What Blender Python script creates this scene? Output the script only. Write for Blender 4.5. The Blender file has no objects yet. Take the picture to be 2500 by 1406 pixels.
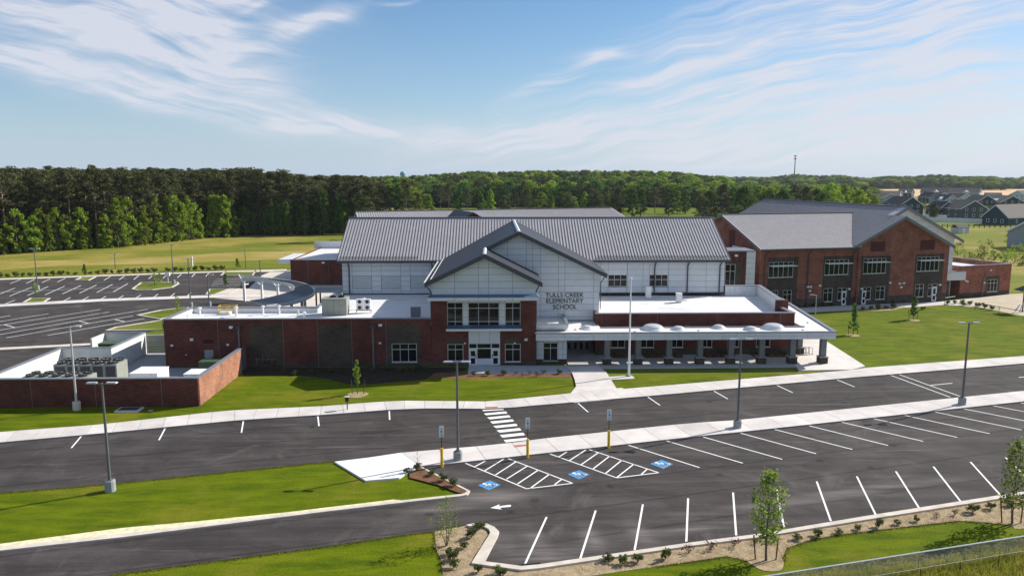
import bpy, math, random
from math import radians as R, sin, cos, pi, sqrt
from mathutils import Vector, Matrix
rnd = random.Random(7)
S = bpy.context.scene
C = S.collection
# ------------------------------------------------------------------ camera
F, XC, YC, H, YH = 1850., 1250., 703., 21., 430.
TH = math.atan((YC - YH) / F)
YAW = math.atan(45 / math.hypot(F, YC - YH))
cam = bpy.data.objects.new('camera', bpy.data.cameras.new('camera'))
C.objects.link(cam); S.camera = cam
cam.data.sensor_width = 36; cam.data.lens = 36 * F / 2500
cam.data.clip_start = 1; cam.data.clip_end = 20000
cam.location = (0, 0, H)
cam.rotation_euler = (pi / 2 - TH, 0, -YAW)
# ------------------------------------------------------------------ light
SUN_EL, SUN_DIR = R(33), Vector((.898, .44, 0)).normalized()
sun = bpy.data.objects.new('sun', bpy.data.lights.new('sun', 'SUN'))
C.objects.link(sun)
sun.data.energy = 4.7; sun.data.angle = R(.5); sun.data.color = (1, .95, .86)
sv = Vector((SUN_DIR.x * cos(SUN_EL), SUN_DIR.y * cos(SUN_EL), sin(SUN_EL)))
sun.rotation_euler = sv.to_track_quat('Z', 'Y').to_euler()
S.view_settings.view_transform = 'Standard'; S.view_settings.look = 'None'
S.view_settings.exposure = .56; S.view_settings.gamma = 1
S.view_settings.use_curve_mapping = False
S.render.engine = 'CYCLES'
S.cycles.max_bounces = 6; S.cycles.diffuse_bounces = 3; S.cycles.glossy_bounces = 3
S.cycles.transmission_bounces = 4; S.cycles.transparent_max_bounces = 8; S.cycles.volume_bounces = 1
S.cycles.use_denoising = True
W = bpy.data.worlds.new('World'); S.world = W; W.use_nodes = True


def node(nt, t, ins=None, **kw):
    n = nt.nodes.new(t)
    for k, v in kw.items(): setattr(n, k, v)
    for k, v in (ins or {}).items():
        if hasattr(v, 'is_output'): nt.links.new(v, n.inputs[k])
        else: n.inputs[k].default_value = v
    return n


def build_sky():
    nt = W.node_tree; nt.nodes.clear()
    sky = node(nt, 'ShaderNodeTexSky', sky_type='NISHITA', sun_disc=False, sun_elevation=SUN_EL,
               sun_rotation=math.atan2(SUN_DIR.x, SUN_DIR.y), altitude=0, air_density=1.0,
               dust_density=.3, ozone_density=3.6)
    tc = node(nt, 'ShaderNodeTexCoord')
    sp = node(nt, 'ShaderNodeSeparateXYZ', {0: tc.outputs['Generated']})
    m = lambda op, a, b=0.0, c=0.0: node(nt, 'ShaderNodeMath', {0: a, 1: b, 2: c}, operation=op).outputs[0]
    az = m('MULTIPLY', m('ARCTAN2', sp.outputs[0], sp.outputs[1]), 57.2958)     # degrees east of the +y axis
    el = m('MULTIPLY', m('ARCSINE', sp.outputs[2]), 57.2958)
    uv = node(nt, 'ShaderNodeCombineXYZ', {0: az, 1: el, 2: 0.0}).outputs[0]
    nz = node(nt, 'ShaderNodeTexNoise', {'Vector': uv, 'Scale': .17, 'Detail': 1.5, 'Roughness': .4})
    off = node(nt, 'ShaderNodeVectorMath', {0: nz.outputs['Color'], 1: (.5, .5, .5)}, operation='SUBTRACT')
    off = node(nt, 'ShaderNodeVectorMath', {0: off.outputs[0], 1: (4.0, 2.2, 0)}, operation='MULTIPLY')
    wv = node(nt, 'ShaderNodeVectorMath', {0: uv, 1: off.outputs[0]}, operation='ADD').outputs[0]

    def streaks(ang, sx, sy, seed):
        mp = node(nt, 'ShaderNodeMapping', {'Vector': wv, 'Rotation': (0, 0, R(ang)), 'Scale': (sx, sy, 1), 'Location': (seed, seed * 2.3, 0)}, vector_type='TEXTURE')
        n = node(nt, 'ShaderNodeTexNoise', {'Vector': mp.outputs[0], 'Scale': 1.0, 'Detail': 8.0, 'Roughness': .58, 'Distortion': .12})
        return n.outputs['Fac']

    def group(strokes):
        tot = None
        for (px, py, a, b, ang, st) in strokes:     # photo-measured centre -> azimuth / elevation in degrees
            A = math.degrees(math.atan((px - XC) / F)) + math.degrees(YAW)
            E_ = math.degrees(math.atan((YH - py) / 1889.))
            k = math.degrees(1 / 1889.)
            mp = node(nt, 'ShaderNodeMapping', {'Vector': wv, 'Location': (A, E_, 0), 'Rotation': (0, 0, R(ang)), 'Scale': (a * k, b * k, 1)}, vector_type='TEXTURE')
            d = node(nt, 'ShaderNodeVectorMath', {0: mp.outputs[0], 1: mp.outputs[0]}, operation='DOT_PRODUCT').outputs['Value']
            g = m('MULTIPLY', m('EXPONENT', m('MULTIPLY', d, -1.0)), st)
            tot = g if tot is None else m('ADD', tot, g)
        return tot
    left = group([(150, 20, 330, 60, -14, .9), (430, 60, 260, 75, -8, .8), (260, 120, 330, 48, -17, .8), (120, 190, 130, 22, -10, .8),
                  (330, 232, 300, 38, -13, 1.2), (620, 285, 210, 22, -8, .9), (930, 318, 170, 26, -6, 1.0), (520, 120, 120, 40, -40, .8),
                  (640, 140, 90, 16, -15, .8), (780, 88, 95, 24, 27, 1.15), (540, 10, 140, 40, 12, .9), (700, 22, 120, 12, 28, .45),
                  (560, 205, 90, 12, 4, .6), (1000, 17, 45, 5, 6, .6), (440, 175, 200, 26, -12, .55)])
    right = group([(1360, 195, 130, 18, 26, .8), (1450, 142, 70, 11, 4, .95), (1620, 195, 230, 18, 12, .8), (1980, 60, 330, 62, 13, .95),
                   (2350, 25, 280, 45, 12, 1.0), (1850, 30, 170, 18, 8, .5), (2150, 100, 360, 22, 12, .5), (2250, 130, 420, 26, 13, 1.1), (1900, 215, 360, 22, 9, .95),
                   (2330, 190, 330, 13, 10, .9), (2420, 95, 160, 14, 12, .8), (1700, 270, 460, 46, 8, .85), (2250, 265, 420, 40, 11, .95),
                   (2000, 330, 620, 50, 4, .8), (2300, 370, 480, 50, 2, .75), (1400, 320, 260, 34, 4, .5), (1180, 345, 200, 18, 2, .35)])
    s1 = m('MULTIPLY_ADD', streaks(-13, 8.5, .9, 3.1), 3.0, -.82)
    s2 = m('MULTIPLY_ADD', streaks(11, 11, .62, 8.7), 3.5, -1.1)
    d = m('ADD', m('MULTIPLY', m('MINIMUM', left, 1.1), s1), m('MULTIPLY', m('MINIMUM', right, 1.1), s2))
    # slow changes of density through the sheets
    lo = node(nt, 'ShaderNodeMapping', {'Vector': uv, 'Rotation': (0, 0, R(8)), 'Scale': (9, 2.2, 1)}, vector_type='TEXTURE')
    lo = node(nt, 'ShaderNodeTexNoise', {'Vector': lo.outputs[0], 'Scale': 1.0, 'Detail': 5.0, 'Roughness': .55})
    d = m('MULTIPLY', d, node(nt, 'ShaderNodeMapRange', {0: lo.outputs['Fac'], 1: .34, 2: .6, 3: .42, 4: 1.15}).outputs[0])
    # the rest of the sky goes on with the same loose cirrus
    away = node(nt, 'ShaderNodeMapRange', {0: m('ABSOLUTE', m('SUBTRACT', az, 2.0)), 1: 38.0, 2: 55.0, 3: 0.0, 4: 1.0}).outputs[0]
    high = node(nt, 'ShaderNodeMapRange', {0: el, 1: 15.0, 2: 24.0, 3: 0.0, 4: 1.0}).outputs[0]
    rest = m('MULTIPLY', m('MULTIPLY', m('MAXIMUM', away, high), .55), m('MULTIPLY_ADD', streaks(4, 14, 3.5, 1.7), 2.6, -.9))
    d = m('ADD', d, rest)
    # a faint veil low on the right horizon
    den = node(nt, 'ShaderNodeMath', {0: d, 1: 1.2}, operation='MULTIPLY', use_clamp=True).outputs[0]
    # thin high haze towards the horizon, all the way round
    hzn = m('MULTIPLY', m('EXPONENT', m('MULTIPLY', m('ABSOLUTE', el), -.15)), .8)
    hs = node(nt, 'ShaderNodeHueSaturation', {'Saturation': 1.2, 'Value': .86, 'Color': sky.outputs[0]})
    hs0 = node(nt, 'ShaderNodeMix', {'Factor': hzn, 6: hs.outputs[0], 7: (3.5, 4.55, 6.2, 1)}, data_type='RGBA')
    den = node(nt, 'ShaderNodeMath', {0: den, 1: .86}, operation='MINIMUM').outputs[0]
    mix = node(nt, 'ShaderNodeMix', {'Factor': den, 6: hs0.outputs[2], 7: (5.5, 5.65, 6.3, 1)}, data_type='RGBA')
    bg = node(nt, 'ShaderNodeBackground', {0: mix.outputs[2], 1: .09})
    out = node(nt, 'ShaderNodeOutputWorld', {0: bg.outputs[0]})
    W.cycles.sampling_method = 'MANUAL'; W.cycles.sample_map_resolution = 512


build_sky()
# ------------------------------------------------------------------ survey: photo readings to places on the site
_c, _s, _cy, _sy = cos(TH), sin(TH), cos(YAW), sin(YAW)


def ray(px, py):
    a, b = (px - XC) / F, -(py - YC) / F
    y = _c + b * _s
    return (a * _cy + y * _sy, y * _cy - a * _sy, -_s + b * _c)


def G(px, py, z=0.):
    r = ray(px, py); t = (z - H) / r[2]
    return (r[0] * t, r[1] * t)


def FY(px, py, Y):
    r = ray(px, py); t = Y / r[1]
    return (r[0] * t, H + r[2] * t)


def RY(x0, y0, x1, y1, Y):
    a, b = FY(x0, y1, Y), FY(x1, y0, Y)
    return a[0], b[0], a[1], b[1]


def crop(ox, oy, s, pts): return [(ox + x / s, oy + y / s) for x, y in pts]
def GP(pts, z=0.): return [G(x, y, z) for x, y in pts]


# ------------------------------------------------------------------ materials
MATS = {}


def new_mat(name):
    m = bpy.data.materials.new(name); m.use_nodes = True
    nt = m.node_tree; nt.nodes.clear(); MATS[name] = m
    return m, nt


def finish(nt, col, rough=.8, bump=None, metal=0., spec=.5, bstr=.3, bdist=.05, extra=None):
    p = node(nt, 'ShaderNodeBsdfPrincipled', {'Base Color': col, 'Roughness': rough, 'Metallic': metal, 'Specular IOR Level': spec})
    if bump is not None:
        b = node(nt, 'ShaderNodeBump', {'Height': bump, 'Strength': bstr, 'Distance': bdist}); nt.links.new(b.outputs[0], p.inputs['Normal'])
    for k, v in (extra or {}).items(): p.inputs[k].default_value = v
    node(nt, 'ShaderNodeOutputMaterial', {0: p.outputs[0]})
    return p


def rgb(c): return (c[0], c[1], c[2], 1)


def plain(name, c, rough=.6, metal=0., var=.12, scale=3., spec=.5, objvar=0., bstr=0., extra=None, coord='Object'):
    m, nt = new_mat(name)
    tc = node(nt, 'ShaderNodeTexCoord')
    n = node(nt, 'ShaderNodeTexNoise', {'Vector': tc.outputs[coord], 'Scale': scale, 'Detail': 6., 'Roughness': .6})
    f = node(nt, 'ShaderNodeMapRange', {0: n.outputs[0], 1: .3, 2: .7, 3: 1 - var, 4: 1 + var}).outputs[0]
    if objvar:
        oi = node(nt, 'ShaderNodeObjectInfo')
        g = node(nt, 'ShaderNodeMapRange', {0: oi.outputs['Random'], 3: 1 - objvar, 4: 1 + objvar}).outputs[0]
        f = node(nt, 'ShaderNodeMath', {0: f, 1: g}, operation='MULTIPLY').outputs[0]
    col = node(nt, 'ShaderNodeVectorMath', {0: c, 'Scale': f}, operation='SCALE').outputs[0]
    finish(nt, col, rough, n.outputs[0] if bstr else None, metal, spec, bstr, extra=extra)
    return m


def membrane():
    m, nt = new_mat('white_membrane')
    tc = node(nt, 'ShaderNodeTexCoord'); P = tc.outputs['Object']
    b = node(nt, 'ShaderNodeTexBrick', {'Vector': P, 'Color1': (.73, .72, .70, 1), 'Color2': (.69, .68, .67, 1), 'Mortar': (.58, .57, .56, 1), 'Scale': 1., 'Mortar Size': .03, 'Brick Width': 9., 'Row Height': 2.4})
    mp = node(nt, 'ShaderNodeMapping', {'Vector': P, 'Scale': (.35, .9, 1)})
    n = node(nt, 'ShaderNodeTexNoise', {'Vector': mp.outputs[0], 'Scale': .55, 'Detail': 7., 'Roughness': .6, 'Distortion': .5})
    f = node(nt, 'ShaderNodeMapRange', {0: n.outputs[0], 1: .58, 2: .74, 3: 0., 4: .75}).outputs[0]
    mx = node(nt, 'ShaderNodeMix', {'Factor': f, 6: b.outputs[0], 7: (.36, .33, .30, 1)}, data_type='RGBA')
    finish(nt, mx.outputs[2], .7)
    return m


def brick(name, c1, c2, mortar, lum=1.):
    m, nt = new_mat(name)
    tc = node(nt, 'ShaderNodeTexCoord')
    sp = node(nt, 'ShaderNodeSeparateXYZ', {0: tc.outputs['Object']})
    u = node(nt, 'ShaderNodeMath', {0: sp.outputs[0], 1: sp.outputs[1]}, operation='ADD').outputs[0]
    uv = node(nt, 'ShaderNodeCombineXYZ', {0: u, 1: sp.outputs[2]}).outputs[0]
    b = node(nt, 'ShaderNodeTexBrick', {'Vector': uv, 'Color1': rgb(c1), 'Color2': rgb(c2), 'Mortar': rgb(mortar), 'Scale': 1., 'Mortar Size': .006, 'Bias': -.1, 'Brick Width': .21, 'Row Height': .074})
    big = node(nt, 'ShaderNodeTexNoise', {'Vector': tc.outputs['Object'], 'Scale': .6, 'Detail': 5.})
    st = node(nt, 'ShaderNodeMapping', {'Vector': uv, 'Scale': (1.2, 9, 1)})
    fine = node(nt, 'ShaderNodeTexNoise', {'Vector': st.outputs[0], 'Scale': 1., 'Detail': 3.})
    f = node(nt, 'ShaderNodeMath', {0: big.outputs[0], 1: fine.outputs[0]}, operation='ADD').outputs[0]
    f = node(nt, 'ShaderNodeMapRange', {0: f, 1: .7, 2: 1.3, 3: .62 * lum, 4: 1.4 * lum}).outputs[0]
    col = node(nt, 'ShaderNodeVectorMath', {0: b.outputs[0], 'Scale': f}, operation='SCALE').outputs[0]
    finish(nt, col, .9, b.outputs['Fac'], bstr=.25, bdist=.01, spec=.2)
    return m


def asphalt(name, c, dust=()):
    m, nt = new_mat(name)
    tc = node(nt, 'ShaderNodeTexCoord'); P = tc.outputs['Object']
    mp = node(nt, 'ShaderNodeMapping', {'Vector': P, 'Rotation': (0, 0, R(-15)), 'Scale': (.06, .9, 1)})
    a = node(nt, 'ShaderNodeTexNoise', {'Vector': mp.outputs[0], 'Scale': 1., 'Detail': 7., 'Roughness': .65})
    b = node(nt, 'ShaderNodeTexNoise', {'Vector': P, 'Scale': .22, 'Detail': 8., 'Roughness': .6, 'Distortion': 1.2})
    g = node(nt, 'ShaderNodeTexNoise', {'Vector': P, 'Scale': 14., 'Detail': 3.})
    f1 = node(nt, 'ShaderNodeMapRange', {0: a.outputs[0], 1: .35, 2: .72, 3: .8, 4: 1.35}).outputs[0]
    f2 = node(nt, 'ShaderNodeMapRange', {0: b.outputs[0], 1: .38, 2: .7, 3: .85, 4: 1.4}).outputs[0]
    f3 = node(nt, 'ShaderNodeMapRange', {0: g.outputs[0], 1: .3, 2: .7, 3: .82, 4: 1.18}).outputs[0]
    f = node(nt, 'ShaderNodeMath', {0: node(nt, 'ShaderNodeMath', {0: f1, 1: f2}, operation='MULTIPLY').outputs[0], 1: f3}, operation='MULTIPLY').outputs[0]
    # paving seams running with the drive
    sm = node(nt, 'ShaderNodeMapping', {'Vector': P, 'Rotation': (0, 0, R(-15.5))})
    w = node(nt, 'ShaderNodeTexWave', {'Vector': sm.outputs[0], 'Scale': .085, 'Distortion': .5, 'Detail': 3., 'Detail Scale': .6}, wave_type='BANDS', bands_direction='Y')
    sf = node(nt, 'ShaderNodeMapRange', {0: w.outputs[0], 1: .985, 2: 1., 3: 1., 4: .62}).outputs[0]
    f = node(nt, 'ShaderNodeMath', {0: f, 1: sf}, operation='MULTIPLY').outputs[0]
    # pale dusty tyre scuffs
    mp2 = node(nt, 'ShaderNodeMapping', {'Vector': P, 'Rotation': (0, 0, R(-20)), 'Scale': (.1, 1.6, 1)})
    sc = node(nt, 'ShaderNodeTexNoise', {'Vector': mp2.outputs[0], 'Scale': 1., 'Detail': 10., 'Roughness': .75, 'Distortion': .6})
    sc2 = node(nt, 'ShaderNodeMapRange', {0: sc.outputs[0], 1: .55, 2: .72, 3: 0., 4: .5}).outputs[0]
    col = node(nt, 'ShaderNodeVectorMath', {0: c, 'Scale': f}, operation='SCALE').outputs[0]
    dn = node(nt, 'ShaderNodeTexNoise', {'Vector': P, 'Scale': .12, 'Detail': 10., 'Roughness': .68, 'Distortion': 1.5})
    d2 = node(nt, 'ShaderNodeMapRange', {0: dn.outputs[0], 1: .56, 2: .72, 3: 0., 4: .45}).outputs[0]
    sc2 = node(nt, 'ShaderNodeMath', {0: sc2, 1: d2}, operation='MAXIMUM').outputs[0]
    oil = node(nt, 'ShaderNodeTexVoronoi', {'Vector': P, 'Scale': .33, 'Randomness': 1.}, feature='F1')
    of = node(nt, 'ShaderNodeMapRange', {0: oil.outputs['Distance'], 1: .06, 2: .13, 3: .55, 4: 1.}).outputs[0]
    col = node(nt, 'ShaderNodeVectorMath', {0: col, 'Scale': of}, operation='SCALE').outputs[0]
    tot = 0.0
    for (cx_, cy_, rx_, ry_) in dust:
        q = node(nt, 'ShaderNodeMapping', {'Vector': P, 'Location': (cx_, cy_, 0), 'Rotation': (0, 0, R(12)), 'Scale': (rx_, ry_, 1)}, vector_type='TEXTURE').outputs[0]
        dd_ = node(nt, 'ShaderNodeVectorMath', {0: q, 1: q}, operation='DOT_PRODUCT').outputs['Value']
        e_ = node(nt, 'ShaderNodeMath', {0: node(nt, 'ShaderNodeMath', {0: dd_, 1: -1.0}, operation='MULTIPLY').outputs[0]}, operation='EXPONENT').outputs[0]
        tot = node(nt, 'ShaderNodeMath', {0: e_, 1: tot}, operation='ADD').outputs[0]
    if dust:
        k_ = node(nt, 'ShaderNodeMapRange', {0: sc.outputs[0], 1: .38, 2: .68, 3: .1, 4: 1.0}).outputs[0]
        tot = node(nt, 'ShaderNodeMath', {0: tot, 1: k_}, operation='MULTIPLY', use_clamp=True).outputs[0]
        sc2 = node(nt, 'ShaderNodeMath', {0: sc2, 1: tot}, operation='MAXIMUM').outputs[0]
    mx = node(nt, 'ShaderNodeMix', {'Factor': sc2, 6: col, 7: (.2, .18, .165, 1)}, data_type='RGBA')
    finish(nt, mx.outputs[2], .93, g.outputs[0], bstr=.25, bdist=.02, spec=.18)
    return m


def lawn(name, c1, c2, c3, s=1., stretch=(.35, 1.3), ang=-10, thr=.64):
    m, nt = new_mat(name)
    tc = node(nt, 'ShaderNodeTexCoord'); P = tc.outputs['Object']
    mp = node(nt, 'ShaderNodeMapping', {'Vector': P, 'Rotation': (0, 0, R(ang)), 'Scale': (stretch[0] * s, stretch[1] * s, 1)})
    a = node(nt, 'ShaderNodeTexNoise', {'Vector': mp.outputs[0], 'Scale': .8, 'Detail': 9., 'Roughness': .7, 'Distortion': .4})
    b = node(nt, 'ShaderNodeTexNoise', {'Vector': P, 'Scale': 9. * s, 'Detail': 4., 'Roughness': .7})
    d = node(nt, 'ShaderNodeTexNoise', {'Vector': P, 'Scale': .16 * s, 'Detail': 7., 'Roughness': .6})
    r1 = node(nt, 'ShaderNodeMapRange', {0: a.outputs[0], 1: .33, 2: .68}).outputs[0]
    m1 = node(nt, 'ShaderNodeMix', {'Factor': r1, 6: rgb(c1), 7: rgb(c2)}, data_type='RGBA')
    r2 = node(nt, 'ShaderNodeMapRange', {0: d.outputs[0], 1: thr - .08, 2: thr + .08, 3: 0., 4: .6}).outputs[0]
    m2 = node(nt, 'ShaderNodeMix', {'Factor': r2, 6: m1.outputs[2], 7: rgb(c3)}, data_type='RGBA')
    f = node(nt, 'ShaderNodeMapRange', {0: b.outputs[0], 1: .3, 2: .7, 3: .7, 4: 1.3}).outputs[0]
    col = node(nt, 'ShaderNodeVectorMath', {0: m2.outputs[2], 'Scale': f}, operation='SCALE').outputs[0]
    finish(nt, col, 1., b.outputs[0], bstr=.7, bdist=.06, spec=.1)
    return m


def foliage(name, c1, c2, transl=.35):
    m, nt = new_mat(name)
    tc = node(nt, 'ShaderNodeTexCoord'); oi = node(nt, 'ShaderNodeObjectInfo'); ge = node(nt, 'ShaderNodeNewGeometry')
    n = node(nt, 'ShaderNodeTexNoise', {'Vector': tc.outputs['Object'], 'Scale': .5, 'Detail': 4.})
    f = node(nt, 'ShaderNodeMath', {0: n.outputs[0], 1: ge.outputs['Random Per Island']}, operation='ADD').outputs[0]
    f = node(nt, 'ShaderNodeMapRange', {0: f, 1: .4, 2: 1.5}).outputs[0]
    mx = node(nt, 'ShaderNodeMix', {'Factor': f, 6: rgb(c1), 7: rgb(c2)}, data_type='RGBA')
    g = node(nt, 'ShaderNodeMapRange', {0: oi.outputs['Random'], 3: .7, 4: 1.3}).outputs[0]
    col = node(nt, 'ShaderNodeVectorMath', {0: mx.outputs[2], 'Scale': g}, operation='SCALE').outputs[0]
    h = node(nt, 'ShaderNodeHueSaturation', {'Hue': node(nt, 'ShaderNodeMapRange', {0: oi.outputs['Random'], 3: .485, 4: .51}).outputs[0], 'Color': col})
    d = node(nt, 'ShaderNodeBsdfPrincipled', {'Base Color': h.outputs[0], 'Roughness': .7, 'Specular IOR Level': .25})
    t = node(nt, 'ShaderNodeBsdfTranslucent', {0: h.outputs[0]})
    s = node(nt, 'ShaderNodeMixShader', {0: transl, 1: d.outputs[0], 2: t.outputs[0]})
    node(nt, 'ShaderNodeOutputMaterial', {0: s.outputs[0]})
    return m


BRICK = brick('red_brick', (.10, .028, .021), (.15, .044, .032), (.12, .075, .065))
WBRICK = brick('lit_wing_brick', (.24, .078, .052), (.33, .115, .075), (.19, .13, .11))  # lighter copy of the red brick, the wing's brighter light mixed into its colour
DARKB = brick('brown_brick', (.060, .046, .036), (.09, .068, .052), (.10, .085, .072))
SUN_BRICK = brick('sunlit_screen_brick', (.30, .115, .065), (.40, .17, .10), (.36, .27, .2))  # yard brick with the return wall's sunlight put into its colour
BLOCK = plain('pale_block', (.62, .63, .6), .9, var=.1, scale=1.5)
PANEL = plain('white_cladding', (.60, .63, .66), .45, var=.04, scale=1.2, objvar=.035)
PANELB = plain('cladding_backing', (.10, .12, .14), .7)
ROOF = plain('standing_seam_metal', (.54, .50, .49), .45, metal=.1, var=.07, scale=.8)
SEAM = plain('shaded_seam_metal', (.06, .058, .062), .5, metal=.1)  # much darker than the roof sheet, rib shadows put into the colour
DARKR = plain('dark_roof_metal', (.020, .023, .034), .55, metal=0., var=.08, spec=.35)
TRIM = plain('dark_trim', (.055, .055, .065), .5)
GTRIM = plain('grey_trim', (.16, .165, .175), .5, metal=.2)
CAPM = plain('parapet_cap', (.24, .25, .28), .45, metal=.3)
LCAP = plain('light_cap', (.7, .7, .7), .4)
MEMB = membrane()
FRAME = plain('window_frame', (.62, .62, .58), .5)
DOORM = plain('door_metal', (.66, .68, .7), .45)
GREYD = plain('grey_steel_door', (.22, .25, .28), .5)
GLASS = plain('dark_glass', (.010, .011, .013), .05, var=.4, scale=.6, spec=.28)
BLUE = plain('blue_metal', (.10, .16, .26), .4, metal=.3)
CONC = plain('pavement_concrete', (.60, .555, .52), .9, var=.15, scale=.4, objvar=.07, bstr=.1)
CONCD = plain('concrete_joint', (.30, .27, .25), .95)
CURB = plain('curb_concrete', (.60, .53, .45), .9, var=.17, scale=1.1)
GREYC = plain('grey_concrete', (.30, .31, .32), .9, var=.1)
ASPH = asphalt('asphalt', (.052, .045, .043))
ASPHN = asphalt('asphalt_near_lot', (.056, .048, .046), [(*G(px_, py_), a_, b_) for px_, py_, a_, b_ in ((1180, 1212, 2.6, .8), (1245, 1212, 2.0, .7), (1130, 1172, 1.4, .9), (1310, 1320, .7, 1.8), (1445, 1310, .6, 1.6), (1360, 1350, 2.4, .8), (1560, 1300, .7, 1.6), (1700, 1290, 3.0, .5), (1900, 1230, 6.0, .6), (2150, 1190, 6.0, .5), (1600, 1345, 1.2, .7), (1230, 1330, 1.2, 1.4), (1100, 1240, 2.5, .5))])
PAINT = plain('road_paint', (.84, .84, .82), .7, var=.16, scale=7)
BLUEP = plain('blue_paint', (.06, .26, .55), .7)
TACT = plain('tactile_red', (.45, .14, .09), .9)
GRASS = lawn('lawn_grass', (.052, .088, .001), (.145, .18, .002), (.21, .18, .02), thr=.59)
ROUGHG = lawn('rough_grass', (.09, .125, .012), (.16, .19, .025), (.32, .25, .10), s=.5)
MEADOW = lawn('meadow_grass', (.10, .14, .012), (.21, .205, .025), (.42, .30, .09), s=.16, stretch=(.22, 2.2), ang=-4, thr=.54)
WHEAT = plain('wheat_field', (.55, .36, .17), 1., var=.12, scale=.02)
STRAW = lawn('pine_straw', (.26, .19, .11), (.50, .39, .25), (.2, .12, .07), s=2.2, stretch=(1, 1))
MULCH = lawn('brown_mulch', (.13, .065, .035), (.24, .13, .08), (.09, .05, .03), s=2.5, stretch=(1, 1))
SOIL = lawn('soil_with_shadow', (.035, .028, .02), (.06, .05, .036), (.04, .05, .018), s=1.5, stretch=(1, 1))
SAND = lawn('sandy_ground', (.42, .35, .25), (.62, .54, .42), (.2, .2, .08), s=1.2)
POLE = plain('pole_grey', (.16, .17, .18), .45, metal=.4)
POLEL = plain('pole_silver', (.55, .56, .58), .4, metal=.4)
LAMPH = plain('lamp_head_metal', (.5, .52, .54), .4, metal=.3)
WHITE = plain('white_paint', (.8, .8, .8), .5)
YELL = plain('yellow_paint', (.75, .48, .02), .5)
BLACK = plain('black_metal', (.02, .02, .022), .5)
LOUV = plain('maroon_louver', (.085, .004, .008), .6)
UNIT = plain('olive_cabinet', (.28, .29, .25), .6)
GREENB = plain('green_box', (.06, .10, .05), .6)
BARK = plain('bark', (.14, .105, .08), .95, var=.3, scale=4)
PBARK = plain('pine_bark', (.2, .15, .12), .95, var=.3, scale=2)
WOODM = plain('stake_wood', (.10, .05, .035), .9)
CHAIN = plain('galvanised_wire', (.42, .44, .44), .4, metal=.6)
SOLAR = plain('blue_grey_metal_roof', (.34, .40, .50), .32, metal=.35)
LEAF_N = foliage('maple_leaf', (.045, .095, .014), (.13, .22, .035))
LEAF_L = foliage('light_leaf', (.10, .18, .012), (.32, .42, .035))
LEAF_D = foliage('dull_leaf', (.05, .07, .02), (.13, .15, .05))
NEEDLE = foliage('pine_needles', (.034, .046, .014), (.12, .12, .036), .25)
SHRUB = foliage('shrub_leaf', (.04, .065, .015), (.15, .18, .045), .3)
PURP = foliage('purple_shrub_leaf', (.03, .012, .014), (.10, .035, .035), .2)
TALLG = foliage('tall_grass_blade', (.16, .21, .02), (.42, .36, .07), .4)
m, nt = new_mat('skylight_dome')
p = finish(nt, (.82, .84, .88, 1), .12, spec=.7, extra={'Transmission Weight': .35, 'Coat Weight': .5})


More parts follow.
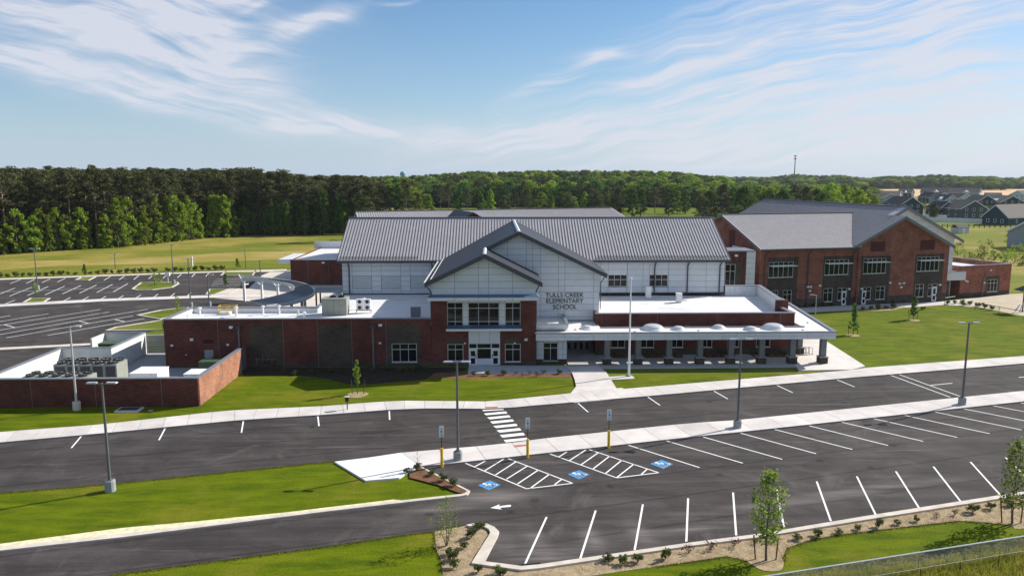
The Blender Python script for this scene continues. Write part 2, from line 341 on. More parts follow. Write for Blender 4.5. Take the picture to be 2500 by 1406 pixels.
# ------------------------------------------------------------------ mesh builder
class MB:
    def __init__(s): s.v = []; s.f = []; s.m = []

    def add(s, vs, fs, m=0):
        o = len(s.v); s.v += [tuple(v) for v in vs]; s.f += [tuple(i + o for i in f) for f in fs]; s.m += [m] * len(fs); return s

    def box(s, x0, x1, y0, y1, z0, z1, m=0):
        return s.add([(x0, y0, z0), (x1, y0, z0), (x1, y1, z0), (x0, y1, z0), (x0, y0, z1), (x1, y0, z1), (x1, y1, z1), (x0, y1, z1)],
                     [(0, 3, 2, 1), (4, 5, 6, 7), (0, 1, 5, 4), (1, 2, 6, 5), (2, 3, 7, 6), (3, 0, 4, 7)], m)

    def prism(s, P, z0, z1, m=0):        # polygon in x, y
        n = len(P)
        if area(P) < 0: P = P[::-1]
        z0f = z0 if callable(z0) else (lambda p: z0); z1f = z1 if callable(z1) else (lambda p: z1)
        return s.add([(p[0], p[1], z0f(p)) for p in P] + [(p[0], p[1], z1f(p)) for p in P],
                     [tuple(range(n))[::-1], tuple(range(n, 2 * n))] + [(i, (i + 1) % n, n + (i + 1) % n, n + i) for i in range(n)], m)

    def sheet(s, P, z=0., m=0):
        if area(P) < 0: P = P[::-1]
        return s.add([(p[0], p[1], z) for p in P], [tuple(range(len(P)))], m)

    def prismY(s, P, y0, y1, m=0):       # polygon in x, z pushed along y
        if area(P) < 0: P = P[::-1]
        n = len(P)
        return s.add([(p[0], y0, p[1]) for p in P] + [(p[0], y1, p[1]) for p in P],
                     [tuple(range(n)), tuple(range(n, 2 * n))[::-1]] + [(i, n + i, n + (i + 1) % n, (i + 1) % n) for i in range(n)], m)

    def slab(s, q, t, m=0):              # quad pushed down along its normal
        a, b, c, d = [Vector(p) for p in q]; n = (b - a).cross(d - a).normalized()
        if n.z < 0: n = -n
        lo = [p - n * t for p in (a, b, c, d)]
        return s.add([a, b, c, d] + lo, [(0, 1, 2, 3), (7, 6, 5, 4), (0, 4, 5, 1), (1, 5, 6, 2), (2, 6, 7, 3), (3, 7, 4, 0)], m)

    def tube(s, p0, p1, r0, r1=None, n=6, m=0, cap=True):
        r1 = r0 if r1 is None else r1
        a, b = Vector(p0), Vector(p1); d = (b - a).normalized()
        x = d.orthogonal().normalized(); y = d.cross(x)
        vs = [c + (x * cos(2 * pi * i / n) + y * sin(2 * pi * i / n)) * r for c, r in ((a, r0), (b, r1)) for i in range(n)]
        fs = [(i, (i + 1) % n, n + (i + 1) % n, n + i) for i in range(n)]
        if cap: fs += [tuple(range(n))[::-1], tuple(range(n, 2 * n))]
        return s.add(vs, fs, m)

    def bar(s, p0, p1, w, h, m=0):       # upright rectangular bar between two points
        a, b = Vector(p0), Vector(p1); d = (b - a).normalized()
        sd = d.cross(Vector((0, 0, 1)))
        sd = Vector((1, 0, 0)) if sd.length < 1e-4 else sd.normalized()
        up = sd.cross(d).normalized()
        vs = [c + sd * (i * w / 2) + up * (j * h / 2) for c in (a, b) for i, j in ((-1, -1), (1, -1), (1, 1), (-1, 1))]
        return s.add(vs, [(0, 1, 2, 3), (7, 6, 5, 4), (0, 4, 5, 1), (1, 5, 6, 2), (2, 6, 7, 3), (3, 7, 4, 0)], m)

    def lathe(s, prof, n=16, c=(0, 0, 0), m=0):
        k = len(prof)
        vs = [(c[0] + r * cos(2 * pi * i / n), c[1] + r * sin(2 * pi * i / n), c[2] + z) for r, z in prof for i in range(n)]
        fs = [(j * n + i, j * n + (i + 1) % n, (j + 1) * n + (i + 1) % n, (j + 1) * n + i) for j in range(k - 1) for i in range(n)]
        fs.append(tuple(range(n))[::-1]); fs.append(tuple(range((k - 1) * n, k * n)))
        return s.add(vs, fs, m)

    def mesh(s, name, mats):
        me = bpy.data.meshes.new(name); me.from_pydata(s.v, [], s.f)
        for mt in (mats if isinstance(mats, (list, tuple)) else [mats]): me.materials.append(mt)
        if any(s.m): me.polygons.foreach_set('material_index', s.m)
        me.update(); return me

    def build(s, name, mats, parent=None, smooth=False, **kw):
        me = s.mesh(name, mats)
        if smooth: me.shade_smooth()
        return link(name, me, parent, **kw)


def area(P): return sum(P[i][0] * P[(i + 1) % len(P)][1] - P[(i + 1) % len(P)][0] * P[i][1] for i in range(len(P))) / 2


def link(name, me, parent=None, **kw):
    o = bpy.data.objects.new(name, me); C.objects.link(o)
    if parent is not None: o.parent = parent
    for k, v in kw.items():
        if k in ('location', 'rotation_euler', 'scale'): setattr(o, k, v)
        else: o['category' if k == 'cat' else k] = v
    return o


def thing(name, label, cat, loc=(0, 0, 0), rz=0., group=None, sc=1.):
    o = bpy.data.objects.new(name, None); C.objects.link(o); o.empty_display_size = .5
    o.location = loc; o.rotation_euler = (0, 0, rz); o.scale = (sc, sc, sc)
    o['label'] = label; o['category'] = cat
    if group: o['group'] = group
    return o


KIDS = {}
def copy_thing(o, loc, rz=None, sc=None, label=None, group=None):
    c = o.copy(); C.objects.link(c); c.location = loc
    if rz is not None: c.rotation_euler = (0, 0, rz)
    if sc is not None: c.scale = sc if isinstance(sc, tuple) else (sc, sc, sc)
    if label: c['label'] = label
    if group: c['group'] = group
    if o.name not in KIDS: KIDS[o.name] = [(k, list(k.children)) for k in o.children]
    for k, subs in KIDS[o.name]:
        d = k.copy(); C.objects.link(d); d.parent = c
        for q in subs:
            e = q.copy(); C.objects.link(e); e.parent = d
    return c


def clip(P, a, b):                       # keep the part of P left of a->b
    out = []
    side = lambda p: (b[0] - a[0]) * (p[1] - a[1]) - (b[1] - a[1]) * (p[0] - a[0])
    for i in range(len(P)):
        p, q = P[i], P[(i + 1) % len(P)]; sp, sq = side(p), side(q)
        if sp >= 0: out.append(p)
        if (sp > 0 > sq) or (sp < 0 < sq):
            t = sp / (sp - sq); out.append((p[0] + (q[0] - p[0]) * t, p[1] + (q[1] - p[1]) * t))
    return out


def clipto(P, poly):
    if area(poly) < 0: poly = poly[::-1]
    for i in range(len(poly)):
        if len(P) < 3: return []
        P = clip(P, poly[i], poly[(i + 1) % len(poly)])
    return P


def wall(parent, Y, x0, x1, z0, z1, opens=(), zones=(), mats=(BRICK,), name='wall', depth=.16, poly=None):
    """wall facing -y with real openings; zones give the brown brick fields"""
    xs = sorted({x0, x1} | {v for o in list(opens) + [z[:4] for z in zones] for v in o[:2] if x0 < v < x1})
    zs = sorted({z0, z1} | {v for o in list(opens) + [z[:4] for z in zones] for v in o[2:4] if z0 < v < z1})
    mb = MB()
    for i in range(len(xs) - 1):
        for j in range(len(zs) - 1):
            a, b, c, d = xs[i], xs[i + 1], zs[j], zs[j + 1]; mx, mz = (a + b) / 2, (c + d) / 2
            if any(o[0] < mx < o[1] and o[2] < mz < o[3] for o in opens): continue
            k = 0
            for zn in zones:
                if zn[0] < mx < zn[1] and zn[2] < mz < zn[3]: k = zn[4]
            q = [(a, c), (b, c), (b, d), (a, d)]
            if poly: q = clipto(q, poly)
            if len(q) > 2: mb.add([(p[0], Y, p[1]) for p in q], [tuple(range(len(q)))], k)
    for o in opens:
        a, b, c, d = o[:4]; y = Y + depth
        mb.add([(a, Y, c), (a, y, c), (a, y, d), (a, Y, d)], [(0, 1, 2, 3)]); mb.add([(b, Y, c), (b, y, c), (b, y, d), (b, Y, d)], [(3, 2, 1, 0)])
        mb.add([(a, Y, c), (b, Y, c), (b, y, c), (a, y, c)], [(0, 1, 2, 3)]); mb.add([(a, Y, d), (b, Y, d), (b, y, d), (a, y, d)], [(3, 2, 1, 0)])
    return mb.build(name, list(mats), parent)


def window(parent, Y, r, cols=2, rows=(.0, .33, 1.), label=None, fw=.06, sill=True, recess=.10):
    """r = x0,x1,z0,z1 ; rows measured from the top"""
    x0, x1, z0, z1 = r; h = z1 - z0
    xs = [x0 + (x1 - x0) * (i / cols) for i in range(cols + 1)] if isinstance(cols, int) else [x0 + (x1 - x0) * c for c in cols]
    zs = [z1 - h * q for q in rows]
    mb = MB(); y0, y1 = Y + recess - .07, Y + recess
    for x in xs:
        w = fw if x in (xs[0], xs[-1]) else fw * .75
        a = min(max(x, x0 + w / 2), x1 - w / 2); mb.box(a - w / 2, a + w / 2, y0, y1, z0, z1)
    for z in zs:
        a = min(max(z, z0 + fw / 2), z1 - fw / 2)
        for i in range(len(xs) - 1): mb.box(xs[i] + .02, xs[i + 1] - .02, y0 + .004, y1, a - fw / 2, a + fw / 2)
    if sill: mb.box(x0 - .05, x1 + .05, Y - .05, Y + recess - .071, z0 - .07, z0 - .002)
    w = mb.build('window', FRAME, parent)
    if label: w['label'] = label
    for i in range(len(xs) - 1):
        for j in range(len(zs) - 1):
            MB().box(xs[i] + .012, xs[i + 1] - .012, y1 + .003, y1 + .02, min(zs[j], zs[j + 1]) + .012, max(zs[j], zs[j + 1]) - .012).build('pane', GLASS, w)
    return w


def door(parent, Y, r, mat=DOORM, panes=((.12, .45), (.56, .92)), recess=.06, label=None, swing=1):
    x0, x1, z0, z1 = r; w = x1 - x0; h = z1 - z0
    d = MB(); y0, y1 = Y + recess - .06, Y + recess
    zz = [z0] + sum([[z1 - h * b, z1 - h * a] for a, b in panes[::-1]], []) + [z1]
    xa, xb = x0 + w * .2, x1 - w * .2
    if panes:
        d.box(x0, xa, y0, y1, z0, z1).box(xb, x1, y0, y1, z0, z1)
        for i in range(0, len(zz), 2): d.box(xa, xb, y0 + .003, y1, zz[i], zz[i + 1])
    else: d.box(x0, x1, y0, y1, z0, z1)
    o = d.build('door', mat, parent)
    if label: o['label'] = label
    for a, b in panes: MB().box(xa, xb, y1 + .003, y1 + .015, z1 - h * b, z1 - h * a).build('pane', GLASS, o)
    hx = (x1 - w * .1) if swing > 0 else (x0 + w * .1)
    MB().box(hx - .03, hx + .03, y0 - .07, y0 - .003, z0 + .8, z0 + 1.3).build('handle', BLACK, o)
    return o


def cladding(parent, Y, poly, xs, zs, holes=(), mat=PANEL, joint=.035, t=.05, backing=True):
    if backing:
        wall(parent, Y, min(p[0] for p in poly), max(p[0] for p in poly), min(p[1] for p in poly), max(p[1] for p in poly), opens=holes, mats=(PANELB,), name='wall', poly=poly)
    X = sorted(set(xs) | {v for h in holes for v in h[:2] if xs[0] < v < xs[-1]}); Z = sorted(zs)
    for i in range(len(X) - 1):
        for j in range(len(Z) - 1):
            a, b, c, d = X[i], X[i + 1], Z[j], Z[j + 1]
            if b - a < .08: continue
            parts = [(c, d)]
            for h in holes:
                if h[0] < (a + b) / 2 < h[1]:
                    nx = []
                    for (p, q) in parts:
                        if h[2] >= q or h[3] <= p: nx.append((p, q)); continue
                        if p < h[2]: nx.append((p, h[2]))
                        if h[3] < q: nx.append((h[3], q))
                    parts = nx
            for (p, q) in parts:
                if q - p < .08: continue
                k = clipto([(a + joint / 2, p + joint / 2), (b - joint / 2, p + joint / 2), (b - joint / 2, q - joint / 2), (a + joint / 2, q - joint / 2)], poly)
                if len(k) > 2 and abs(area(k)) > .02: MB().prismY(k, Y - t, Y - .003).build('cladding_panel', mat, parent)


def seams(parent, quad, step, mat=SEAM, h=.055, w=.06, name='roof_seams'):
    """raised seams from the eave edge (quad 0-1) up to the ridge edge (quad 3-2)"""
    a, b, c, d = [Vector(p) for p in quad]; n = int((b - a).length / step)
    nv = (b - a).cross(d - a).normalized()
    if nv.z < 0: nv = -nv
    e = (b - a).normalized(); mb = MB()
    for i in range(1, n):
        t = i / n; p, q = a.lerp(b, t), d.lerp(c, t)
        if (q - p).length < .15: continue
        vs = [r + e * (k * w / 2) + nv * j for r in (p, q) for k, j in ((-1, .003), (1, .003), (1, h), (-1, h))]
        mb.add(vs, [(0, 1, 2, 3), (7, 6, 5, 4), (1, 5, 6, 2), (2, 6, 7, 3), (3, 7, 4, 0)])
    return mb.build(name, mat, parent, kind='stuff')


def pipe(parent, pts, r=.07, mat=GTRIM, name='downpipe'):
    mb = MB()
    for p, q in zip(pts[:-1], pts[1:]): mb.tube(p, q, r, n=8)
    return mb.build(name, mat, parent)


# ================================================================== SETTING
structure = dict(kind='structure')
MB().sheet([(-6000, -200), (7000, -200), (7000, 9000), (-6000, 9000)], 0).build('ground', GRASS, **structure)
meadow = GP([(-900, 700), (-60, 700), (300, 668), (700, 655), (840, 640), (900, 560), (1100, 500), (1700, 500), (1990, 560), (2200, 700), (2500, 765), (3400, 800), (4200, 650), (3600, 444), (3000, 438), (-300, 438), (-900, 500)])
MB().sheet(meadow, .006).build('meadow', MEADOW, **structure)
MB().sheet(GP([(-200, 668), (0, 660), (130, 650), (420, 643), (760, 630), (840, 628), (840, 612), (600, 615), (330, 630), (0, 640), (-200, 645)]), .010).build('dry_meadow_band', lawn('dry_meadow', (.2, .19, .03), (.36, .27, .07), (.46, .34, .14), s=.3, stretch=(.3, 2), ang=-6, thr=.5), **structure)
MB().sheet(GP([(1980, 455.5), (3300, 455.5), (3300, 474), (2600, 480), (2400, 481), (2060, 481)]), .05).build('wheat_field', WHEAT, **structure)
MB().sheet(GP([(2150, 500), (2550, 496), (2900, 540), (2500, 552), (2250, 552)]), .05).build('village_ground', ROUGHG, **structure)

ROAD_N = crop(0, 950, 3.084, [(-700, 470), (0, 400), (780, 330), (1800, 232), (2467, 190)]) + [(950, 1000.5), (1045, 997), (1174, 998), (1230, 997), (1274, 992), (1600, 965), (1798, 947), (2097, 920), (2320, 902), (2500, 887), (2900, 853)]
MED_N = [(980, 1105), (1227, 1084), (1293, 1074), (1680, 1033), (1794, 1026), (2500, 954), (2900, 913)]
MED_S = [(1027, 1138), (1130, 1128), (1237, 1116), (1680, 1067), (1800, 1055), (2500, 979.5), (2900, 937)]
drive = ROAD_N + [(2900, 913)] + MED_N[::-1][1:] + [(817, 1127), (800, 1127), (269, 1181), (0, 1203), (-260, 1224)]
roads = MB().sheet(GP(drive), .02).build('front_drive', ASPH, **structure)
KERB_OUT = [(1138, 1281), (1158, 1277), (1188, 1278), (1207, 1286), (1218.6, 1297.6), (1215, 1309), (1197, 1343), (1183, 1370), (1274, 1381.6), (1313, 1378), (1680, 1325), (1852, 1303), (2136, 1256), (2435, 1209.6), (2500, 1200), (2900, 1140)]
KERB_IN = [(1148, 1285), (1162, 1283), (1179, 1284), (1193, 1291), (1197, 1300), (1193, 1307), (1172, 1340), (1151, 1374.5), (1272, 1391), (1319, 1386.5), (1680, 1333), (1852, 1311), (2136, 1265), (2435, 1218), (2500, 1209), (2900, 1149)]
ISL_S = [(-260, 1369), (0, 1344), (300, 1311), (800, 1248), (980, 1227), (1124, 1211), (1141, 1207.7), (1148, 1198), (1138, 1193), (1027, 1138)]
lotp = MED_S[::-1] + ISL_S[::-1] + [(-260, 1490), (0, 1440), (260, 1404), (800, 1333), (980, 1306), (1061, 1296), (1138, 1281)] + KERB_OUT[1:]
lot = MB().sheet(GP(lotp), .021).build('parking_lot', ASPHN, **structure)
REARPTS = crop(0, 640, 3.5714, [(-900, 250), (0, 153), (1940, 86), (2150, 82), (2500, 80)]) + [(835, 660), (835, 735), (640, 752), (400, 800), (250, 842), (240, 905), (-250, 930)]
MB().sheet(GP(REARPTS), .019).build('rear_parking_lot', ASPH, **structure)
rear = [o for o in C.objects if o.name == 'rear_parking_lot'][0]


def resample(P, step):
    out = [Vector(P[0])]; acc = 0.
    for a, b in zip(P[:-1], P[1:]):
        a, b = Vector(a), Vector(b); L = (b - a).length; t = step - acc
        while t < L: out.append(a.lerp(b, t / L)); t += step
        acc = L - (t - step)
    out.append(Vector(P[-1])); return out


def project(p, P):
    best = None
    for a, b in zip(P[:-1], P[1:]):
        a, b = Vector(a), Vector(b); t = max(0, min(1, (p - a).dot(b - a) / (b - a).length_squared)); q = a.lerp(b, t)
        if best is None or (q - p).length < best[0]: best = ((q - p).length, q)
    return best[1]


def paved(name, edgeA, edgeB, step=1.9, z=.14, slab='paving_slab', gap=.035, mat=CONC):
    """raised pavement between two edges, laid in separate slabs over a darker joint bed"""
    A = GP(edgeA, .12); B = GP(edgeB, .12)
    base = MB(); ra = resample(A, step); rb = [project(p, B) for p in ra]
    vs = []; fs = []
    for p, q in zip(ra, rb): vs += [(p.x, p.y, z - .02), (q.x, q.y, z - .02), (p.x, p.y, 0), (q.x, q.y, 0)]
    for i in range(len(ra) - 1):
        k = 4 * i; fs += [(k, k + 4, k + 5, k + 1), (k + 2, k + 6, k + 4, k), (k + 1, k + 5, k + 7, k + 3)]
    base.add(vs, fs); par = base.build(name, CONCD, kind='structure')
    for i in range(len(ra) - 1):
        a, b, c, d = ra[i], ra[i + 1], rb[i + 1], rb[i]
        if (b - a).length < .3: continue
        u = (b - a).normalized() * gap / 2; v = (c - d); v = v.normalized() * gap / 2 if v.length > .3 else u
        MB().prism([(a + u)[:], (b - u)[:], (c - v)[:], (d + v)[:]], z - .018, z).build(slab, mat, par)
    return par


def kerb(name, edgeA, edgeB, z=.13, parent=None):
    A, B = GP(edgeA, .1), GP(edgeB, .1); mb = MB(); n = len(A); vs = []
    for p, q in zip(A, B): vs += [(p[0], p[1], 0), (p[0], p[1], z), (q[0], q[1], z), (q[0], q[1], 0)]
    fs = []
    for i in range(n - 1):
        k = 4 * i; fs += [(k, k + 4, k + 5, k + 1), (k + 1, k + 5, k + 6, k + 2), (k + 2, k + 6, k + 7, k + 3)]
    fs += [(0, 1, 2, 3), (4 * n - 1, 4 * n - 2, 4 * n - 3, 4 * n - 4)]
    return mb.add(vs, fs).build(name, CURB, parent, **({} if parent else structure))


def curbline(name, P, w, z=.13, mat=CURB, closed=False):
    """kerb of width w along a polyline given on the photo"""
    p = [Vector(q) for q in GP(P)]; n = len(p); vs = []; fs = []
    for i, a in enumerate(p):
        b = p[(i + 1) % n] if (i < n - 1 or closed) else a; c = p[i - 1] if (i > 0 or closed) else a
        d = (b - c).normalized(); nn = Vector((-d.y, d.x)) * w / 2
        vs += [(*(a - nn), 0), (*(a - nn), z), (*(a + nn), z), (*(a + nn), 0)]
    for i in range(n if closed else n - 1):
        k, l = 4 * i, 4 * ((i + 1) % n)
        fs += [(k, l, l + 1, k + 1), (k + 1, l + 1, l + 2, k + 2), (k + 2, l + 2, l + 3, k + 3)]
    return MB().add(vs, fs).build(name, mat, **structure)


SW_N = crop(0, 950, 3.084, [(-700, 385), (0, 322), (750, 266), (1700, 161), (2467, 126)]) + [(905, 982), (980, 978), (1118, 979), (1199, 980), (1262, 973), (1324, 967), (1393, 960), (1440, 955)]
SW_S1 = crop(0, 950, 3.084, [(-700, 470), (0, 400), (780, 330), (1800, 232), (2467, 190)]) + [(950, 1000), (1045, 996.5), (1174, 997.5), (1230, 997), (1274, 992), (1445, 978)]
paved('sidewalk', SW_N, SW_S1)
paved('sidewalk', [(1440, 955), (1501, 951), (2080, 903), (2110, 898), (2500, 869), (2900, 838)], [(1445, 978), (1600, 965), (1798, 947), (2097, 920), (2320, 902), (2500, 887), (2900, 853)], 2.2)
paved('median_walk', MED_N, MED_S, 2.9)
# white new concrete patch at the end of the median
MB().prism(GP([(817, 1127), (893, 1173), (975, 1166), (1000, 1150), (1027, 1138), (980, 1105), (900, 1117)], .1), 0, .125).build('concrete_apron', plain('fresh_concrete', (.8, .8, .78), .9, var=.03), **structure)
MB().prism(GP([(1400, 961), (1445, 951), (1520, 947), (1540, 970), (1445, 979), (1400, 983)], .1), 0, .128).build('walk_junction', CONC, **structure)
# entrance path
paved('entrance_path', [(1393, 960), (1408, 941), (1398, 912), (1384, 896)], [(1505, 948), (1497, 935), (1478, 905), (1462, 893)], 2.6)
MB().prism(GP([(1142, 912), (1396, 911), (1388, 893), (1145, 893)], .05), 0, .10).build('entrance_terrace', plain('terrace_concrete', (.42, .44, .46), .9), **structure)
MB().prism([(8.3, 80.9), (37.9, 81.1), (41.2, 84), (36.5, 92), (36, 89.8), (8.3, 89.8)], 0, .10).build('covered_walk', plain('walk_concrete', (.42, .41, .40), .9), **structure)
MB().prism(GP([(1950, 815), (2015, 832), (2112, 894), (2080, 903), (1950, 905), (1935, 880)], .05), 0, .11).build('side_plaza', CONC, **structure)
# beds under the canopy against the wall
for a, b in ((13.2, 15.6), (17.6, 22), (24, 28.2), (30.4, 34.6)):
    MB().sheet([(a, 85.5), (b, 85.5), (b + .3, 87.1), (a - .2, 87.1)], .112).build('planting_bed', MULCH, **structure)
MB().sheet(GP([(1045, 921), (1065, 909), (1142, 911.5), (1396, 911), (1404, 925), (1380, 922), (1300, 921), (1180, 923), (1145, 925)]), .012).build('front_bed', MULCH, **structure)
MB().sheet(GP([(588, 897), (1142, 897), (1135, 905), (1065, 912), (1040, 926), (900, 938), (850, 938), (800, 925), (740, 918), (650, 917), (596, 919)]), .010).build('soil_and_shadow_bed', SOIL, **structure)  # soil bed, its outline and dark tone also hold the building's cast shadow
MB().sheet(GP([(1475, 903), (2010, 900), (2080, 899), (1990, 910), (1540, 915), (1480, 925)]), .008).build('worn_verge', ROUGHG, **structure)
MB().sheet(GP(crop(1880, 700, 4.032, [(880, 232), (1060, 240), (1230, 228), (1340, 200), (1260, 196), (860, 215)])), .014).build('shrub_bed', STRAW, **structure)
MB().sheet(GP([(1925, 752.5), (2305, 735.5), (2455, 719), (2510, 716), (2510, 770), (2440, 755), (2310, 744), (2207, 751), (2090, 757), (1950, 764), (1930, 762)]), .012).build('wing_path', plain('path_concrete', (.52, .5, .48), .9), **structure)
MB().sheet(GP([(2330, 738), (2455, 720), (2600, 708), (2700, 760), (2600, 790), (2480, 768), (2400, 752), (2330, 742)]), .016).build('sandy_yard', SAND, **structure)
# grass and mulch on the long island
MB().sheet(GP([(1000, 1152), (1027, 1141), (1140, 1196), (1139, 1202), (1120, 1202), (1070, 1183), (1000, 1165)], .1), .10).build('island_mulch', MULCH, **structure)
kerb('island_kerb', ISL_S, [(-260, 1362), (0, 1335), (300, 1303), (800, 1242), (980, 1221.5), (1124, 1206), (1135, 1203.5), (1140, 1199), (1133, 1195), (1024, 1140)])
MB().sheet(GP([(0, 1335), (0, 1327), (300, 1288), (480, 1272), (700, 1250), (960, 1219), (980, 1221), (800, 1242), (300, 1303)]), .012).build('verge_sand', plain('pale_sand', (.72, .66, .42), 1., var=.3, scale=3), **structure)
kerb('lot_kerb', KERB_OUT, KERB_IN)
straw_edge = [(1061, 1298), (1138, 1283), (1148, 1285), (1179, 1285), (1193, 1303), (1151, 1375), (1272, 1391), (1319, 1387), (1680, 1334), (2136, 1266), (2500, 1210), (2700, 1180), (2700, 1260), (2500, 1290), (2478, 1292), (2471, 1281), (2400, 1274), (2338, 1271), (2240, 1282), (2140, 1294), (2050, 1304), (1978, 1317), (1920, 1337), (1906, 1371), (1866, 1380), (1825, 1369), (1773, 1357), (1690, 1370), (1600, 1382), (1480, 1400), (1400, 1412), (1085, 1440), (1078, 1370), (1065, 1340)]
MB().sheet(GP(straw_edge), .018).build('straw_bed', STRAW, **structure)
MB().sheet(GP([(1540, 1470), (2200, 1384), (2500, 1341), (2900, 1280), (3100, 1500), (1500, 1700)]), .009).build('rough_verge', ROUGHG, **structure)
MB().sheet(GP([(1600, 1440), (1900, 1405), (2500, 1309), (2900, 1245), (2900, 1282), (2500, 1343), (2200, 1386), (1540, 1470)]), .010).build('unmown_verge', lawn('unmown_grass', (.09, .095, .03), (.17, .16, .07), (.2, .17, .09), s=2), **structure)
# back of the site
paved('rear_walk', crop(0, 640, 3.5714, [(-700, 440), (0, 366), (900, 320), (1790, 289), (2500, 283)]), crop(0, 640, 3.5714, [(-700, 466), (0, 389), (900, 342), (1790, 311), (2500, 305)]), 3.2)
kerb('rear_kerb', crop(0, 640, 3.5714, [(-900, 250), (0, 155), (1940, 88), (2500, 84)]), crop(0, 640, 3.5714, [(-900, 240), (0, 143), (1940, 77), (2500, 62)]))
kerb('bus_kerb', crop(0, 640, 3.5714, [(-300, 785), (0, 765), (890, 718), (905, 706)]), crop(0, 640, 3.5714, [(-300, 765), (0, 746), (880, 702), (890, 700)]))
MB().prism(GP([(500, 726), (560, 704), (606, 705), (640, 672), (665, 662), (836, 655), (836, 760), (700, 762), (618, 736)], .05), 0, .08).build('bus_plaza', plain('plaza_concrete', (.60, .53, .45), .9, var=.08, scale=.4), **structure)
for nm, P in (('lot_island', [(660, 158), (720, 130), (838, 128), (770, 163)]), ('lot_island', [(1155, 238), (1230, 182), (1400, 176), (1545, 178), (1556, 190), (1500, 222), (1330, 244), (1200, 246)]),
              ('lot_island', [(205, 355), (270, 318), (430, 320), (380, 350)]), ('lot_island', [(1200, 466), (1400, 423), (1640, 396), (1620, 440), (1400, 500)]),
              ('lot_island', [(925, 600), (1010, 572), (1300, 528), (1430, 505), (1440, 592), (1200, 596)]), ('lot_island', [(1925, 118), (1970, 82), (2230, 76), (2200, 120)]),
              ('lot_island', [(1800, 285), (1830, 240), (2080, 235), (1990, 285)])):
    q = crop(0, 640, 3.5714, P)
    MB().sheet(GP(q), .05).build(nm, ROUGHG, **structure)
    curbline('island_kerb', q, .35, closed=True)


# ------------------------------------------------------------------ painted markings
def line(parent, a, b, w=.11, z=.028, name='parking_line', mat=PAINT):
    a, b = Vector(G(*a)), Vector(G(*b)); d = (b - a).normalized(); n = Vector((-d.y, d.x)) * w / 2
    return MB().sheet([(a + n)[:], (b + n)[:], (b - n)[:], (a - n)[:]], z).build(name, mat, parent)


def lines(parent, ox, oy, s, L, w=.11, name='parking_line'):
    for i in range(0, len(L), 4): line(parent, (ox + L[i] / s, oy + L[i + 1] / s), (ox + L[i + 2] / s, oy + L[i + 3] / s), w, name=name)


lines(lot, 1600, 900, 2.7778, [548, 1130, 527, 840, 873, 1080, 822, 820, 1190, 1033, 1094, 765, 1494, 990, 1366, 731, 1789, 946, 1631, 697, 2074, 906, 1886, 665, 2340, 858, 2137, 633, 2600, 815, 2375, 603,
      65, 487, 593, 641, 308, 459, 860, 615, 553, 431, 1090, 577, 791, 408, 1336, 548, 1021, 382, 1578, 521, 1246, 359, 1815, 493, 1464, 336, 2047, 466, 1678, 314, 2267, 441, 1880, 291, 2484, 416, 2093, 273, 2700, 392, 2290, 252, 2900, 368, 2480, 233, 3100, 345], .12)
lines(lot, 980, 960, 3.196, [960, 1343, 1133, 966, 1396, 1288, 1516, 915, 1820, 1223, 1884, 867, 2223, 1160, 2237, 820, 1757, 401, 2326, 580], .12)
lines(lot, 980, 960, 3.196, [485, 540, 975, 745, 975, 745, 1337, 703, 1337, 703, 812, 502, 1135, 465, 1680, 660, 1680, 660, 2008, 620, 2008, 620, 1445, 433,
      575, 572, 672, 520, 650, 605, 812, 505, 735, 637, 893, 535, 820, 670, 980, 570, 905, 708, 1067, 600, 1005, 742, 1155, 632, 1195, 713, 1250, 672,
      1228, 497, 1308, 448, 1312, 525, 1450, 435, 1403, 557, 1535, 465, 1493, 592, 1626, 490, 1590, 628, 1720, 522, 1680, 658, 1815, 552, 1873, 632, 1918, 592], .11, 'hatch_line')
lines(roads, 0, 950, 3.084, [615, 352, 538, 443, 1243, 297, 1197, 384, 1832, 243, 1818, 328, 2392, 197, 2402, 278], .12)
lines(roads, 980, 960, 3.196, [1371, 72, 1457, 148, 1912, 22, 2018, 95], .12)
lines(roads, 1600, 900, 2.7778, [390, 148, 491, 206, 815, 109, 931, 163, 1225, 73, 1351, 124, 1586, 42, 2000, 194, 1647, 38, 2063, 187, 1867, 113, 2014, 99, 2465, 60, 2600, 48], .12)
lines(roads, 0, 0, 1, [950, 1000, 951.5, 1025], .12)
for L in ([622, 124, 790, 116, 800, 130, 640, 140], [643, 158, 815, 142, 828, 157, 660, 172], [668, 189, 840, 172, 853, 187, 690, 204], [692, 221, 868, 204, 880, 220, 712, 238], [716, 256, 895, 238, 908, 255, 740, 272], [742, 290, 922, 272, 937, 290, 768, 307], [768, 327, 950, 308, 966, 327, 790, 346], [798, 365, 980, 347, 995, 363, 815, 384]):
    MB().sheet(GP(crop(980, 960, 3.196, list(zip(L[::2], L[1::2])))), .027).build('crosswalk_stripe', PAINT, roads)
MB().sheet(GP(crop(980, 960, 3.196, [(695, 895), (768, 866), (757, 882), (848, 870), (857, 877), (850, 886), (765, 893), (785, 907)])), .027).build('arrow_marking', PAINT, lot)
wk = [o for o in C.objects if o.name.startswith('median_walk')][0]
MB().sheet(GP(crop(980, 960, 3.196, [(873, 405), (972, 396), (975, 408), (885, 419)]), .15), .146).build('tactile_strip', TACT, wk)
MB().sheet(GP(crop(980, 960, 3.196, [(655, 104), (752, 101), (752, 112), (657, 115)]), .15), .146).build('tactile_strip', TACT, [o for o in C.objects if o.name == 'sidewalk'][0])


